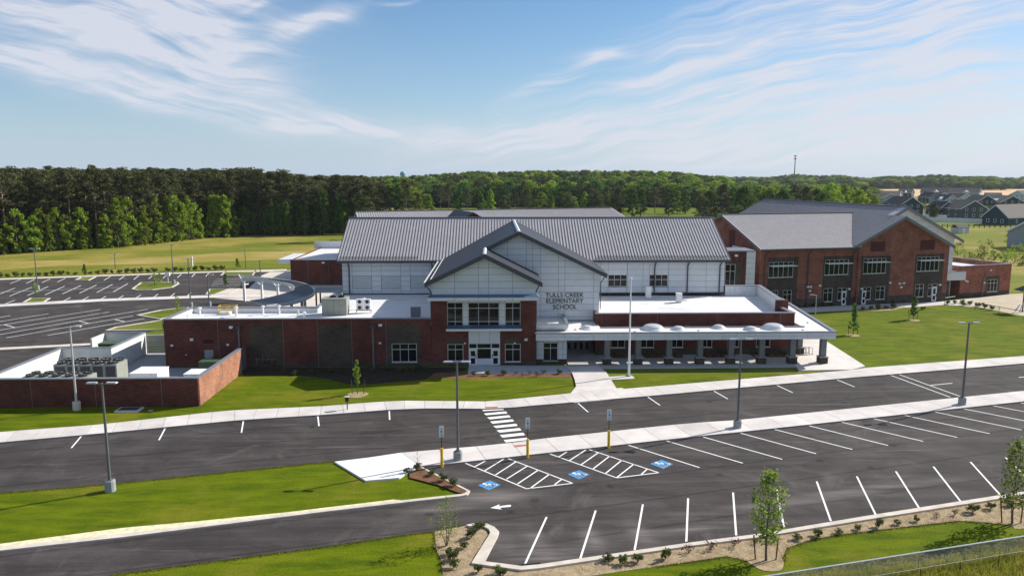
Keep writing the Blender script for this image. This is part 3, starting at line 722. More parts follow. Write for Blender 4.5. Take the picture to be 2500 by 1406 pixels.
def isa(sq):
    """painted accessible-parking symbol on its blue square; sq = left, top, right, bottom corners"""
    L, T, Rr, B = [Vector(p) for p in GP(crop(980, 960, 3.196, sq))]
    o = MB().sheet([L[:], T[:], Rr[:], B[:]], .028).build('blue_square', BLUEP, lot)
    c = (L + T + Rr + B) / 4; up = ((L + T) / 2 - (Rr + B) / 2); rt = ((T + Rr) / 2 - (L + B) / 2)   # figure lies along the square
    up = up.normalized() * (up.length / 2); rt = rt.normalized() * (rt.length / 2)
    M2 = lambda x, y: c + rt * x + up * y
    mb = MB()
    def stroke(P, w=.13):
        for a, b in zip(P[:-1], P[1:]):
            a, b = M2(*a), M2(*b); d = (b - a).normalized(); n = Vector((-d.y, d.x)) * w / 2; e = d * w * .3
            mb.sheet([(a + n - e)[:], (b + n + e)[:], (b - n + e)[:], (a - n - e)[:]], .0315)
    stroke([(-.12 + .5 * cos(t), -.26 + .5 * sin(t)) for t in [R(a) for a in range(118, 380, 16)]], .11)
    stroke([(-.16, .52), (-.08, -.02), (.36, -.02), (.52, -.62), (.74, -.56)], .14); stroke([(-.12, .26), (.26, .26)], .11)
    h = M2(-.17, .74); mb.sheet([(h.x + .13 * cos(t * pi / 4), h.y + .13 * sin(t * pi / 4)) for t in range(8)], .0315)
    mb.build('wheelchair_symbol', PAINT, o)


isa([(598, 718), (690, 680), (775, 716), (683, 757)]); isa([(1298, 633), (1385, 600), (1470, 635), (1387, 672)]); isa([(1940, 550), (2030, 520), (2120, 553), (2045, 590)])
lines(rear, 0, 640, 3.5714, [188, 150, 88, 188, 300, 152, 230, 186, 438, 147, 366, 180, 572, 140, 500, 175, 962, 126, 906, 159, 1085, 122, 1038, 156, 1212, 118, 1166, 152, 1336, 114, 1296, 146, 1460, 110, 1422, 140, 1583, 104, 1546, 136, 1702, 100, 1672, 130, 1822, 95, 1795, 125,
      132, 226, 0, 278, 278, 220, 82, 297, 420, 214, 238, 293, 564, 210, 394, 286, 706, 204, 545, 278, 842, 200, 692, 272, 982, 194, 844, 266, 1115, 188, 988, 260,
      130, 332, 48, 362, 615, 308, 548, 342, 772, 304, 708, 336, 925, 298, 868, 330, 1076, 292, 1026, 322, 1228, 287, 1180, 316, 1378, 280, 1335, 310, 1524, 272, 1486, 302, 1665, 268, 1634, 296,
      1880, 150, 2130, 142, 1870, 165, 2120, 157, 1860, 180, 2110, 172, 1850, 195, 2100, 187, 1840, 212, 2090, 203], .16)
lines(rear, 0, 640, 3.5714, [0, 262, 1040, 222, 90, 467, -100, 498, 425, 450, -60, 528, 875, 413, 320, 500, 320, 500, -60, 561, 953, 435, 420, 523, 420, 523, -60, 603, 1290, 411, 730, 505, 730, 505, -60, 642, 1160, 470, 700, 548, 700, 548, 56, 660, 1260, 492, 414, 640, 687, 513, 780, 537, 1003, 500, 1095, 522, 38, 546, 128, 570], .16, 'lane_line')

# ================================================================== SCHOOL, MAIN BUILDING
SCH = thing('school_building', 'main school building with white gabled entrance, ribbed grey roof and red brick wings', 'school')
Y0 = 82.6
ZP = 5.5
# left service wing ------------------------------------------------
wins = [(-11.38, -8.61, .52, 2.62)]
dk = [(-27.0, -23.32, -.1, 4.85, 1), (-19.46, -15.8, -.1, 4.85, 1), (-11.92, -8.2, -.1, 4.85, 1), (-27.0, -6.95, -.1, .55, 1), (-36.3, -27, -.1, .3, 1)]
wall(SCH, Y0 - .0, -36.3, -6.98, 0, 5.4, opens=wins + [(-32.0, -31.05, 0, 2.02), (-32.05, -31.0, 2.75, 3.15)], zones=dk, mats=(BRICK, DARKB))
window(SCH, Y0, wins[0], 3, (0, .32, 1))
door(SCH, Y0, (-32.0, -31.05, 0, 2.02), GREYD, panes=(), label='plain grey steel door inside the screened yard')
b = MB()
for i in range(6): b.box(-32.03, -31.02, Y0 + .05, Y0 + .12, 2.77 + i * .062, 2.8 + i * .062)
b.build('louver', LOUV, SCH)
mb = MB().box(-36.3, -36.0, Y0 + .01, 90.4, 0, 5.4).box(-36.0, -21.3, 90.1, 90.4, 0, 5.4).box(-21.4, -21.1, 90.4, 104, 0, 5.4)
mb.build('wall', BRICK, SCH)
mb = MB().box(-36.0, -21.1, Y0 + .35, 90.1, 4.55, 4.8).box(-21.1, -6.9, Y0 + .35, 104.0, 4.55, 4.8)
mb.build('flat_roof', MEMB, SCH)
mb = MB().box(-35.99, -35.9, 82.9, 90.05, 4.8, 5.36).box(-35.9, -21.3, 90.0, 90.09, 4.8, 5.36).box(-36.0, -7.0, Y0 + .36, Y0 + .42, 4.8, 5.2).box(-21.09, -21.0, 90.4, 104, 4.8, 5.36).box(-21.3, -21.1, 89.9, 90.39, 4.8, 5.37)
mb.build('parapet_lining', LCAP, SCH)
mb = MB().box(-36.4, -6.95, Y0 - .06, Y0 + .35, 5.4, 5.5).box(-36.4, -35.9, Y0 + .352, 90.5, 5.4, 5.498).box(-35.898, -21.0, 90.0, 90.5, 5.4, 5.497).box(-21.45, -21.0, 90.502, 104, 5.4, 5.496)
mb.build('parapet_cap', CAPM, SCH)
for x in (-30.41, -27.01 + 3.73, -19.5, -15.76, -11.96):
    MB().box(x - .02, x + .02, Y0 - .006, Y0 + .01, 0, 5.4).build('control_joint', GTRIM, SCH)
for x in (-28.1, -13.4):
    pipe(SCH, [(x, Y0 - .14, 0.0), (x, Y0 - .14, 4.4)], .1)
    MB().box(x - .22, x + .22, Y0 - .32, Y0 - .005, 4.4, 4.75).build('rainwater_head', TRIM, SCH)
for x, z in ((-28.9, 4.6), (-12.55, 4.75)):
    MB().prismY([(x - .16, z - .14), (x + .16, z - .14), (x + .2, z + .1), (x - .2, z + .1)], Y0 - .3, Y0 - .004).build('wall_light', WHITE, SCH)
for x, z, s in ((-35.5, 2.55, .13), (-33.3, 3.2, .17), (-29.4, 2.6, .13), (-12.65, 2.7, .13), (3.55, 3.0, .17), (-3.25, 2.62, .1), (-2.9 + 5.2, 2.62, .1), (-34, 1.5, .06)):
    MB().box(x - s, x + s, Y0 - .12, Y0 - .004, z - s * .8, z + s * .8).build('wall_fixture', LCAP, SCH)
# gas pipes on the brown brick
mb = MB()
for a, b in (((-26.5, .95), (-24.2, .95)), ((-26.3, .5), (-26.3, 1.1)), ((-25.6, .6), (-25.6, 1.5)), ((-24.6, .55), (-24.6, 1.05)), ((-25.2, .8), (-24.9, 1.2))): mb.tube((a[0], 82.4, a[1]), (b[0], 82.4, b[1]), .05)
mb.build('gas_pipework', POLE, SCH)

# entrance tower ----------------------------------------------------
TX0, TX1 = -6.95, 4.68
U = lambda a, b, c, d: RY(a, b, c, d, Y0)
upw = [U(1092, 739, 1130, 801.5), U(1143, 739, 1219, 801.5), U(1233, 739, 1271, 801.5)]
low = [U(1093, 840, 1131, 881.6), U(1233, 839, 1271, 883)]
dz = RY(1144, 837, 1221, 895.5, Y0); dz = (dz[0], dz[1], .1, dz[3])
whitex = (U(1144, 820, 1221, 836)[0], U(1144, 820, 1221, 836)[1])
zl0, zl1 = U(1091, 820, 1272, 800)[2], 7.62          # upper glazed bay
bx0, bx1 = upw[0][0] - .05, upw[2][1] + .05
YR = Y0 + .25                                       # bay set back behind the brick piers
for a_, b_ in ((TX0, bx0), (bx1, TX1)):
    MB().box(a_, b_, Y0, Y0 + 1, .5, 7.6).build('brick_pier', BRICK, SCH)
wall(SCH, Y0 + .002, bx0, bx1, 0, zl0 - .2, opens=[low[0], low[1], (whitex[0], whitex[1], 0, zl0)], zones=[(bx0, low[0][1] + .1, low[0][3], low[0][3] + .65, 1), (low[1][0] - .1, bx1, low[1][3], low[1][3] + .65, 1), (bx0, bx1, 0, .5, 1)], mats=(BRICK, DARKB))
for a_, b_ in ((TX0 - .02, bx0), (bx1, TX1 + .02)): MB().box(a_, b_, Y0 - .03, Y0 + .9, 0, .5).build('plinth', DARKB, SCH)
for r in low: window(SCH, Y0, r, 2, (0, .32, 1))
P = [(bx0, zl0), (bx1, zl0), (bx1, zl1), (bx0, zl1)]
cladding(SCH, YR, P, [bx0, upw[0][1], upw[1][0], upw[1][1], upw[2][0], bx1], [zl0, zl0 + .4] + [zl0 + .4 + .76 * k for k in range(1, 5)] + [zl1], holes=upw)
window(SCH, YR - .05, upw[0], 2, (0, .225, .75, 1)); window(SCH, YR - .05, upw[1], 3, (0, .225, .75, 1)); window(SCH, YR - .05, upw[2], 2, (0, .225, .75, 1))
# ledge below the bay, blue sloped top
zc = zl0 - .02
MB().add([(bx0, YR - .06, zc + .28), (bx1, YR - .06, zc + .28), (bx1, Y0 - .55, zc), (bx0, Y0 - .55, zc), (bx0, YR - .06, zc - .22), (bx1, YR - .06, zc - .22), (bx1, Y0 - .55, zc - .02), (bx0, Y0 - .55, zc - .02)], [(0, 3, 2, 1), (4, 5, 6, 7), (0, 4, 7, 3), (1, 2, 6, 5)]).build('ledge_flashing', BLUE, SCH)
MB().box(bx0 - .06, bx1 + .06, Y0 - .6, Y0 - .4, zc - .26, zc - .021).box(bx0 - .05, bx1 + .05, Y0 - .4, Y0 + .2, zc - .255, zc - .221).build('ledge_fascia', LCAP, SCH)
# white panel field and entrance doors
xw = [whitex[0] + (whitex[1] - whitex[0]) * k / 3 for k in range(4)]
cladding(SCH, Y0 + .05, [(xw[0], dz[3]), (xw[3], dz[3]), (xw[3], zc - .22), (xw[0], zc - .22)], xw, [dz[3], zc - .22], joint=.03)
zt = dz[3] - .62
wa, wb = dz[0] + (dz[1] - dz[0]) * .27, dz[0] + (dz[1] - dz[0]) * .72
MB().box(dz[0], dz[1], Y0 + .12, Y0 + .2, 0, dz[3]).build('door_screen', BLACK, SCH)
mb = MB()
for x in (dz[0] + .04, wa, wb, dz[1] - .04): mb.box(x - .05, x + .05, Y0 + .02, Y0 + .119, .1, dz[3])
for z in (zt, dz[3] - .05): mb.box(dz[0], dz[1], Y0 + .022, Y0 + .118, z - .05, z + .05)
fr = mb.build('door_frame', FRAME, SCH)
MB().box(wa + .05, wb - .05, Y0 + .03, Y0 + .117, .1, .85).build('spandrel_panel', PANEL, SCH)
MB().box(wa + .05, wb - .05, Y0 + .08, Y0 + .116, .85, zt - .05).build('pane', GLASS, fr)
for a, b in ((dz[0] + .09, wa - .05), (wa + .05, wb - .05), (wb + .05, dz[1] - .09)): MB().box(a, b, Y0 + .08, Y0 + .115, zt + .05, dz[3] - .1).build('pane', GLASS, fr)
door(SCH, Y0 + .02, (dz[0] + .09, wa - .05, .1, zt - .05), swing=1); door(SCH, Y0 + .02, (wb + .05, dz[1] - .09, .1, zt - .05), swing=-1)
# band over the bay
MB().box(-7.25, 4.95, 81.55, Y0 + .9, 7.56, 7.9).build('band_fascia', PANEL, SCH)
bf = MB(); bf.add([(-7.25, 81.55, 7.902), (4.95, 81.55, 7.902), (4.70, Y0 - .06, 8.12), (-7.0, Y0 - .06, 8.12), (-7.25, 84, 7.902), (4.95, 84, 7.902), (4.70, 84, 8.12), (-7, 84, 8.12)], [(0, 1, 2, 3), (1, 5, 6, 2), (0, 3, 7, 4)])
bf.build('band_flashing', BLUE, SCH)
for x in (-4.32, -1.71, -.58, 2.03): MB().box(x - .015, x + .015, 81.54, 81.549, 7.57, 7.89).build('panel_joint', PANELB, SCH)
# small gable
SG = .505
pk = (-1.02, 12.45)
zr = lambda x: pk[1] - SG * abs(x - pk[0])
gx0, gx1 = -6.85, 4.6
poly = [(gx0, 8.0), (gx1, 8.0), (gx1, zr(gx1)), pk, (gx0, zr(gx0))]
cladding(SCH, Y0, poly, [gx0, -4.32, -1.71, -.58, 2.03, gx1], [7.98, 8.79, 9.54, 10.3, 11.06, 11.82, 12.6])
MB().box(gx1 - .1, gx1, Y0 + .1, 89.5, 3.9, 9.2).build('side_wall', PANEL, SCH); MB().box(gx0, gx0 + .1, Y0 + .1, 104, 4.8, 9.2).build('side_wall', PANEL, SCH)
# large gable
bp = (2.95, 14.42); SB = .487
zb = lambda x: bp[1] - SB * abs(x - bp[0])
YB = 89.5
poly = [(gx1 + .01, 3.6), (12.62, 3.6), (12.62, zb(12.62)), bp, (-1.0, zb(-1)), (gx1 + .01, 9.7)]
poly = [(-1.0, 9.5), (gx1, 9.5), (gx1, 3.8), (12.62, 3.8), (12.62, zb(12.62)), bp, (-1.0, zb(-1))]
xs = [-1.0, .8, 1.62, 3.86, 5.53, 7.69, 8.47, 11.91, 12.62]
cladding(SCH, YB, [(gx1, 3.8), (12.62, 3.8), (12.62, zb(12.62)), (gx1, zb(gx1))], [gx1] + xs[4:], [3.8, 4.28, 5.04, 5.79, 6.53, 7.29, 8.02, 8.78, 9.53, 10.27, 11.02, 11.76, 12.5, 13.23, 14.4])
cladding(SCH, YB, [(-1.0, 9.4), (gx1, 9.4), (gx1, zb(gx1)), bp, (-1.0, zb(-1))], [-1.0, 1.62, 3.86, gx1], [9.4, 9.53, 10.27, 11.02, 11.76, 12.5, 13.23, 14.4])
MB().box(12.52, 12.62, YB + .05, 104, 3.9, 9.6).build('side_wall', PANEL, SCH)
MB().box(gx1, 12.7, YB - .12, YB - .055, 3.75, 3.86).build('base_flashing', TRIM, SCH)
# roofs of the two gables (left slopes run on as one plane)
YM = 103.0
main_z = lambda y: 9.65 + .535 * (y - YM)
main_y = lambda z: YM + (z - 9.65) / .535
ex0, ex1, exs = -7.5, 13.35, 5.25
t = .28
def gslab(q, mat, name='roof_slope', lab=None):
    o = MB().slab(q, t).build(name, mat, SCH)
    if lab: o['label'] = lab
    return o
zoff = .18
L0, Rg = zb(ex0) + zoff, bp[1] + zoff
gslab([(ex0, 81.8, L0), (pk[0], 81.8, zb(pk[0]) + zoff), (pk[0], main_y(zb(pk[0]) + zoff) + .05, zb(pk[0]) + zoff), (ex0, main_y(L0) + .05, L0)], DARKR, lab='dark left slope of the entrance gables')
gslab([(pk[0], 88.7, zb(pk[0]) + zoff), (bp[0], 88.7, Rg), (bp[0], main_y(Rg) + .05, Rg), (pk[0], main_y(zb(pk[0]) + zoff) + .05, zb(pk[0]) + zoff)], DARKR)
gslab([(bp[0], 88.7, Rg), (ex1, 88.7, zb(ex1) + zoff), (ex1, main_y(zb(ex1) + zoff) + .05, zb(ex1) + zoff), (bp[0], main_y(Rg) + .05, Rg)], DARKR, lab='dark right slope of the large gable')
zs_ = zb(pk[0]) + zoff
gslab([(pk[0], 81.8, zs_), (exs, 81.8, zs_ - SG * (exs - pk[0])), (exs, 89.4, zs_ - SG * (exs - pk[0])), (pk[0], 89.4, zs_)], DARKR, lab='dark right slope of the small gable')
# barge boards
def barge(y, pts, h=.52, mat=TRIM):
    mb = MB()
    for (a, b) in zip(pts[:-1], pts[1:]): mb.add([(a[0], y, a[1]), (b[0], y, b[1]), (b[0], y, b[1] - h), (a[0], y, a[1] - h), (a[0], y + .12, a[1]), (b[0], y + .12, b[1]), (b[0], y + .12, b[1] - h), (a[0], y + .12, a[1] - h)], [(0, 3, 2, 1), (4, 5, 6, 7), (0, 1, 5, 4), (3, 7, 6, 2), (0, 4, 7, 3), (1, 2, 6, 5)])
    mb.build('barge_board', mat, SCH)
barge(81.67, [(ex0 - .05, L0 + .02), (pk[0], zs_ + .02), (exs + .05, zs_ - SG * (exs - pk[0]) + .02)])
barge(88.57, [(pk[0] + .3, zb(pk[0] + .3) + zoff + .02), (bp[0], Rg + .02), (ex1 + .05, zb(ex1) + zoff + .0)], .5)
for x0_, z0_, ya, yb in ((bp[0], Rg, 88.55, main_y(Rg)), (pk[0], zs_, 81.65, 88.56)):
    MB().slab([(x0_ - .16, ya, z0_ - .02), (x0_ + .16, ya, z0_ - .02), (x0_ + .16, yb, z0_ - .02), (x0_ - .16, yb, z0_ - .02)], .02).add([(x0_ - .2, ya, z0_ - .02), (x0_, ya, z0_ + .1), (x0_ + .2, ya, z0_ - .02), (x0_ - .2, yb, z0_ - .02), (x0_, yb, z0_ + .1), (x0_ + .2, yb, z0_ - .02)], [(0, 1, 4, 3), (1, 2, 5, 4), (0, 2, 1)]).build('ridge_cap', LCAP, SCH)
mb = MB().bar((ex0 - .08, 81.7, L0 - .04), (ex0 - .08, main_y(L0) - .1, L0 - .04), .12, .2)
mb.build('gutter', LCAP, SCH)
MB().bar((ex0 + .6, 81.85, L0 + .42 * .6 + .11), (ex0 + .6, main_y(L0 + .3), L0 + .42 * .6 + .11), .07, .06).build('snow_rail', LCAP, SCH)
MB().bar((ex1 + .06, 88.7, zb(ex1) + zoff - .06), (ex1 + .06, 102.7, zb(ex1) + zoff - .06), .12, .16).build('gutter', TRIM, SCH)
pipe(SCH, [(ex0 + .1, 82.2, 9.1), (gx0 - .12, Y0 + .2, 8.4), (gx0 - .12, Y0 + .2, 5.0)], .06, TRIM)
pipe(SCH, [(ex1 - .1, 89.2, 9.2), (12.75, YB - .1, 8.4), (12.75, YB - .1, 5.2)], .06, TRIM)
pipe(SCH, [(exs - .05, 84, 9.1), (gx1 + .15, 84, 8.3), (gx1 + .15, 84, 4.2)], .09, TRIM)
# gym / main hall ------------------------------------------------------
HX0, HX1, HY = -20.87, 32.13, 104.0
lv = [(-19.49, -16.83), (-15.53, -12.83), (-11.54, -8.89)]
zsL = [4.95, 5.29, 5.62, 5.95, 6.67, 7.38, 8.12, 8.82, 9.5]
cladding(SCH, HY, [(HX0, 4.9), (gx0, 4.9), (gx0, 9.5), (HX0, 9.5)], [HX0, -19.49, -16.83, -15.53, -12.83, -11.54, -8.89, gx0], [4.95, 5.29, 5.95, 6.67, 7.38, 8.12, 8.82, 9.5], holes=[(a, b, 5.62, 7.38) for a, b in lv])
for a, b in lv:
    MB().box(a + .03, b - .03, HY - .02, HY + .1, 5.65, 7.35).build('blank_panel', plain('mesh_panel_%d' % int(a), (.46, .49, .48), .6), SCH)
hw = [(15.86, 18.49, 5.8, 7.44), (21.62, 24.2, 5.8, 7.44)]
cladding(SCH, HY, [(12.62, 4.9), (HX1, 4.9), (HX1, 9.5), (12.62, 9.5)], [12.62, 14.78, 15.86, 18.53, 20.73, 21.62, 24.31, 26.88, 29.55, HX1], [4.95, 5.7, 6.53, 7.36, 8.19, 8.98, 9.5], holes=hw)
for r in hw: window(SCH, HY, r, 3, (0, .42, 1))
MB().box(HX0 + .02, gx0, HY - .1, HY - .055, 4.8, 4.95).box(12.7, HX1, HY - .1, HY - .055, 4.8, 4.95).build('base_flashing', TRIM, SCH)
MB().box(HX0, HX0 + .1, HY + .05, 122, 0, 9.6).box(HX1 - .1, HX1, HY + .05, 122, 0, 9.6).box(HX0 + .1, HX1 - .1, 121.9, 122, 0, 9.6).build('side_wall', PANEL, SCH)
E0, E1, YRg, ZRg = -21.35, 32.6, 112.8, 14.9
fs = [(E0, YM, 9.65), (E1, YM, 9.65), (E1, YRg, ZRg), (E0, YRg, ZRg)]
o = MB().slab(fs, .25).build('roof_slope', ROOF, SCH, label='ribbed grey front slope of the main hall roof'); seams(SCH, fs, .42)
bs = [(E0, 2 * YRg - YM, 9.65), (E1, 2 * YRg - YM, 9.65), (E1, YRg, ZRg), (E0, YRg, ZRg)]
MB().slab(bs, .25).build('roof_slope', ROOF, SCH, label='rear slope of the main hall roof')
MB().bar((E0 - .02, YRg, ZRg + .02), (E1 + .02, YRg, ZRg + .02), .4, .16).build('ridge_cap', GTRIM, SCH)
mb = MB().bar((E0, YM - .1, 9.42), (ex0 - .3, YM - .1, 9.42), .2, .28).bar((ex1 + .3, YM - .1, 9.42), (E1, YM - .1, 9.42), .2, .28); mb.build('gutter', TRIM, SCH)
for x in (E0, E1): MB().prism([(x - .06, YM - .1), (x + .06, YM - .1), (x + .06, YRg), (x - .06, YRg)], lambda p: 9.3 + .535 * (p[1] - YM), lambda p: 9.72 + .535 * (p[1] - YM)).build('barge_board', TRIM, SCH)
MB().bar((E0 + .3, YM + .55, 10.1), (-10.3, YM + .55, 10.1), .04, .05).bar((E0 + .3, YM + .35, 9.98), (-10.3, YM + .35, 9.98), .04, .05).bar((14.2, YM + .55, 10.1), (E1 - .3, YM + .55, 10.1), .04, .05).bar((14.2, YM + .35, 9.98), (E1 - .3, YM + .35, 9.98), .04, .05).build('snow_rail', SEAM, SCH)
for x in (-19.9, -8.5, 13.6, 22.3, 31.4, 26.9): pipe(SCH, [(x, YM - .05, 9.3), (x, HY - .2, 8.7), (x, HY - .2, 4.9)], .09, TRIM)
# low brick block behind the canopy -------------------------------------
BX0, BX1, BY = 11.95, 35.5, 87.2
gw = [RY(1491, 829, 1526, 852, BY), RY(1560, 829, 1597, 852, BY), RY(1636, 829, 1668, 852, BY), RY(1713, 829, 1739, 850, BY), RY(1775, 829, 1805, 850, BY), RY(1845.5, 829, 1881, 850, BY)]
gw = [(a, b, .95, 3.0) for a, b, c, d in gw]
wall(SCH, BY, BX0, BX1, 0, 5.0, opens=gw, zones=[(BX0, BX1, 0, .85, 1)], mats=(BRICK, DARKB))
for i, r in enumerate(gw): window(SCH, BY, r, 3 if i == 4 else 2, (0, .42, 1))
for x in (12.6, 19.2, 26.3, 33.8): MB().box(x - .02, x + .02, BY - .006, BY + .01, 3.9, 5.0).build('control_joint', GTRIM, SCH)
mb = MB().box(BX1 - .3, BX1, BY + .01, 91.5, 0, 5.0).box(BX0, BX0 + .3, BY + .01, YB - .1, 0, 5.0).build('wall', BRICK, SCH)
MB().prism([(35.2, 91.5), (35.5, 91.5), (37.2, 104), (36.9, 104)], 0, 5.9).box(34.7, 36.25, 91.2, 91.49, 0, 5.9).box(32.1, 37.0, 103.7, 104.0, 0, 5.9).build('wall', BRICK, SCH, label='brick end wall of the flat-roofed block')
MB().prism([(BX0 + .3, BY + .3), (BX1 - .3, BY + .3), (35.2, 91.5), (36.8, 103.7), (BX0 + .3, 103.9)], 4.2, 4.5).build('flat_roof', MEMB, SCH)
MB().box(32.2, 36.8, 103.6, 103.69, 4.5, 5.88).prism([(35.0, 91.5), (35.19, 91.5), (36.79, 103.5), (36.6, 103.5)], 4.5, 5.88).box(BX0 + .3, BX1 - .31, BY + .3, BY + .36, 4.5, 4.98).build('parapet_lining', LCAP, SCH)
MB().box(BX0 - .08, BX1 + .08, BY - .08, BY + .4, 5.0, 5.09).box(BX1 - .4, BX1 + .08, BY + .402, 91.2, 5.0, 5.088).prism([(34.9, 91.2), (35.6, 91.2), (37.3, 104), (36.7, 104)], 5.9, 5.98).box(32.1, 36.69, 103.5, 104.05, 5.9, 5.979).box(34.6, 34.898, 91.12, 91.5, 5.9, 5.978).build('parapet_cap', CAPM, SCH)
# white cladded corner room and the door recess
WX0, WX1, WY = 4.75, 8.2, 83.4
ww = RY(1326, 836, 1362, 880, WY)
cladding(SCH, WY, [(WX0, .55), (WX1, .55), (WX1, 3.0), (WX0, 3.0)], [WX0, ww[0], ww[1], 7.75, WX1], [.55, 1.1, 1.75, 2.55, 3.0], holes=[ww])
window(SCH, WY - .04, ww, 2, (0, .3, 1))
MB().box(WX0, WX1, WY - .08, WY + .2, 0, .54).build('plinth', DARKB, SCH)
MB().box(WX1 - .05, WX1, WY + .05, 89.4, 0, 3.0).build('side_wall', PANEL, SCH)
wall(SCH, 89.4, WX1, 12.0, 0, 3.0, opens=[(8.7, 11.6, .1, 2.75)], mats=(DARKB,))
mb = MB()
for k in range(5): mb.box(8.7 + k * .725 - .06, 8.7 + k * .725 + .06, 89.36, 89.5, .1, 2.75)
mb.box(8.7, 11.6, 89.362, 89.49, 2.2, 2.3); ef = mb.build('door_frame', GTRIM, SCH)
for k in range(4):
    if k != 9: door(SCH, 89.4, (8.77 + k * .725, 9.36 + k * .725, .1, 2.18), GTRIM, panes=((.08, .4), (.5, .9)), swing=1 if k % 2 else -1)
# low parapet roof by the tower
MB().box(4.72, 8.25, 83.5, 89.3, 3.9, 4.15).build('flat_roof', MEMB, SCH)
mb = MB().box(4.72, 8.35, 83.35, 83.5, 4.15, 4.55).box(8.2, 8.35, 83.5, 89.3, 4.15, 4.55).build('parapet_wall', PANEL, SCH)
MB().box(4.72, 8.42, 83.28, 83.57, 4.55, 4.62).box(8.13, 8.42, 83.572, 89.3, 4.55, 4.618).build('parapet_cap', CAPM, SCH)
# link between the hall and the wing
LY = 113.
lw = RY(1768, 645, 1796, 722, LY); lw = (lw[0], lw[1], 2.4, lw[3])
pa, pb = FY(1823, 615, LY)[0], FY(1844, 615, LY)[0]
wall(SCH, LY, 32.2, pa, 0, 9.75, opens=[lw], zones=[(lw[0] - .9, lw[1] + .9, 0, lw[3] + .6, 1)], mats=(BRICK, DARKB))
window(SCH, LY, lw, 2, (0, .2, .62, .78, 1))
cladding(SCH, LY, [(pa, 0), (pb, 0), (pb, 9.7), (pa, 9.7)], [pa, pb], [0, .8, 1.6, 2.4, 3.2, 4, 4.8, 5.6, 6.4, 7.2, 8, 8.8, 9.7])
MB().box(32.2, pb, LY - .1, 118, 9.75, 9.9).build('flat_roof', CAPM, SCH)
MB().box(pb - .02, pb + .1, LY + .05, 124, 0, 9.7).build('side_wall', PANEL, SCH)
pipe(SCH, [(FY(1808, 660, LY)[0], LY - .12, 2), (FY(1808, 660, LY)[0], LY - .12, 8.9)], .09, TRIM)
x = FY(1797, 621, LY)[0]; MB().box(x - .2, x + .2, LY - .3, LY - .004, 9.0, 9.3).build('wall_light', WHITE, SCH)
# the name on the gable
def lettering(txt, x0, x1, z0, z1, name='lettering'):
    cu = bpy.data.curves.new(name, 'FONT'); cu.body = txt; cu.extrude = .015; cu.size = 1
    cu.offset = .0
    tmp = bpy.data.objects.new(name, cu); C.objects.link(tmp)
    bpy.context.view_layer.update()
    me = bpy.data.meshes.new_from_object(tmp.evaluated_get(bpy.context.evaluated_depsgraph_get())); bpy.data.objects.remove(tmp)
    xs_ = [v.co.x for v in me.vertices]; ys_ = [v.co.y for v in me.vertices]
    sx = (x1 - x0) / (max(xs_) - min(xs_)); sy = (z1 - z0) / (max(ys_) - min(ys_))
    for v in me.vertices:
        c = v.co.copy(); v.co = (x0 + (c.x - min(xs_)) * sx, YB - .11 - c.z, z0 + (c.y - min(ys_)) * sy)
    me.materials.clear(); me.materials.append(BLACK)
    link(name, me, SCH, label='dark raised letters reading ' + txt)
lettering('TULLS CREEK', 6.17, 10.75, 6.66, 7.2); lettering('ELEMENTARY', 6.28, 10.70, 5.95, 6.49); lettering('SCHOOL', 7.07, 9.93, 5.22, 5.77)

# ------------------------------------------------------------------ entrance canopy
CAN = thing('entrance_canopy', 'long flat white-roofed canopy on grey brick columns along the front of the school', 'canopy')
ZC = 3.78
b = MB()
b.box(4.75, 38.0, 81.95, 85.0, 3.5, ZC)
b.box(4.75, 12.2, 85.0, 89.3, 3.5, ZC - .001)
b.prism([(35.7, 85.0), (38.3, 85.0), (40.4, 105), (37.3, 105), (35.75, 91)], 3.5, ZC - .002)
b.build('roof_deck', MEMB, CAN)
mb = MB()
for x in [12.2 + 3.49 * k for k in range(8)]:
    if x < 36: mb.box(x - .27, x + .25, 85.002, 87.15, 3.3, ZC - .2)
mb.build('cross_beam', GTRIM, CAN, label='beams crossing the open slot behind the canopy')
n = 21
for i in range(n):
    a = 4.6 + (38.05 - 4.6) * i / n; c = 4.6 + (38.05 - 4.6) * (i + 1) / n
    MB().box(a + .012, c - .012, 81.8, 81.948, 3.05, 3.42).build('fascia_panel', PANEL, CAN)
    MB().box(a + .012, c - .012, 81.8, 81.947, 3.445, 3.80).build('fascia_panel', PANEL, CAN)
MB().box(4.6, 38.05, 81.88, 81.949, 3.42, 3.445).build('fascia_joint', PANELB, CAN)
MB().box(4.5, 38.2, 81.72, 82.05, 3.80, 3.92).prism([(37.75, 82.05), (38.2, 82.05), (40.9, 105), (40.45, 105)], 3.8, 3.918).box(12.2, 35.75, 84.82, 85.02, ZC + .002, ZC + .14).build('edge_cap', CAPM, CAN)
MB().prism([(38.03, 82.0), (38.14, 82.0), (40.8, 105), (40.6, 105)], 3.0, 3.79).build('side_fascia', PANEL, CAN)
cx = [12.65 + 3.494 * k for k in range(8)]
for (x, y) in [(x, 82.5 + .3) for x in cx] + [(G(1950, 864)[0], G(1950, 864)[1])]:
    c = MB().box(x - .3, x + .3, y - .3, y + .3, .86, 3.2).build('column', GTRIM, CAN)
    MB().box(x - .46, x + .46, y - .46, y + .46, 0.05, .82).build('column_base', DARKB, c)
    MB().box(x - .52, x + .52, y - .52, y + .52, .82, .9).build('base_cap', GREYC, c)
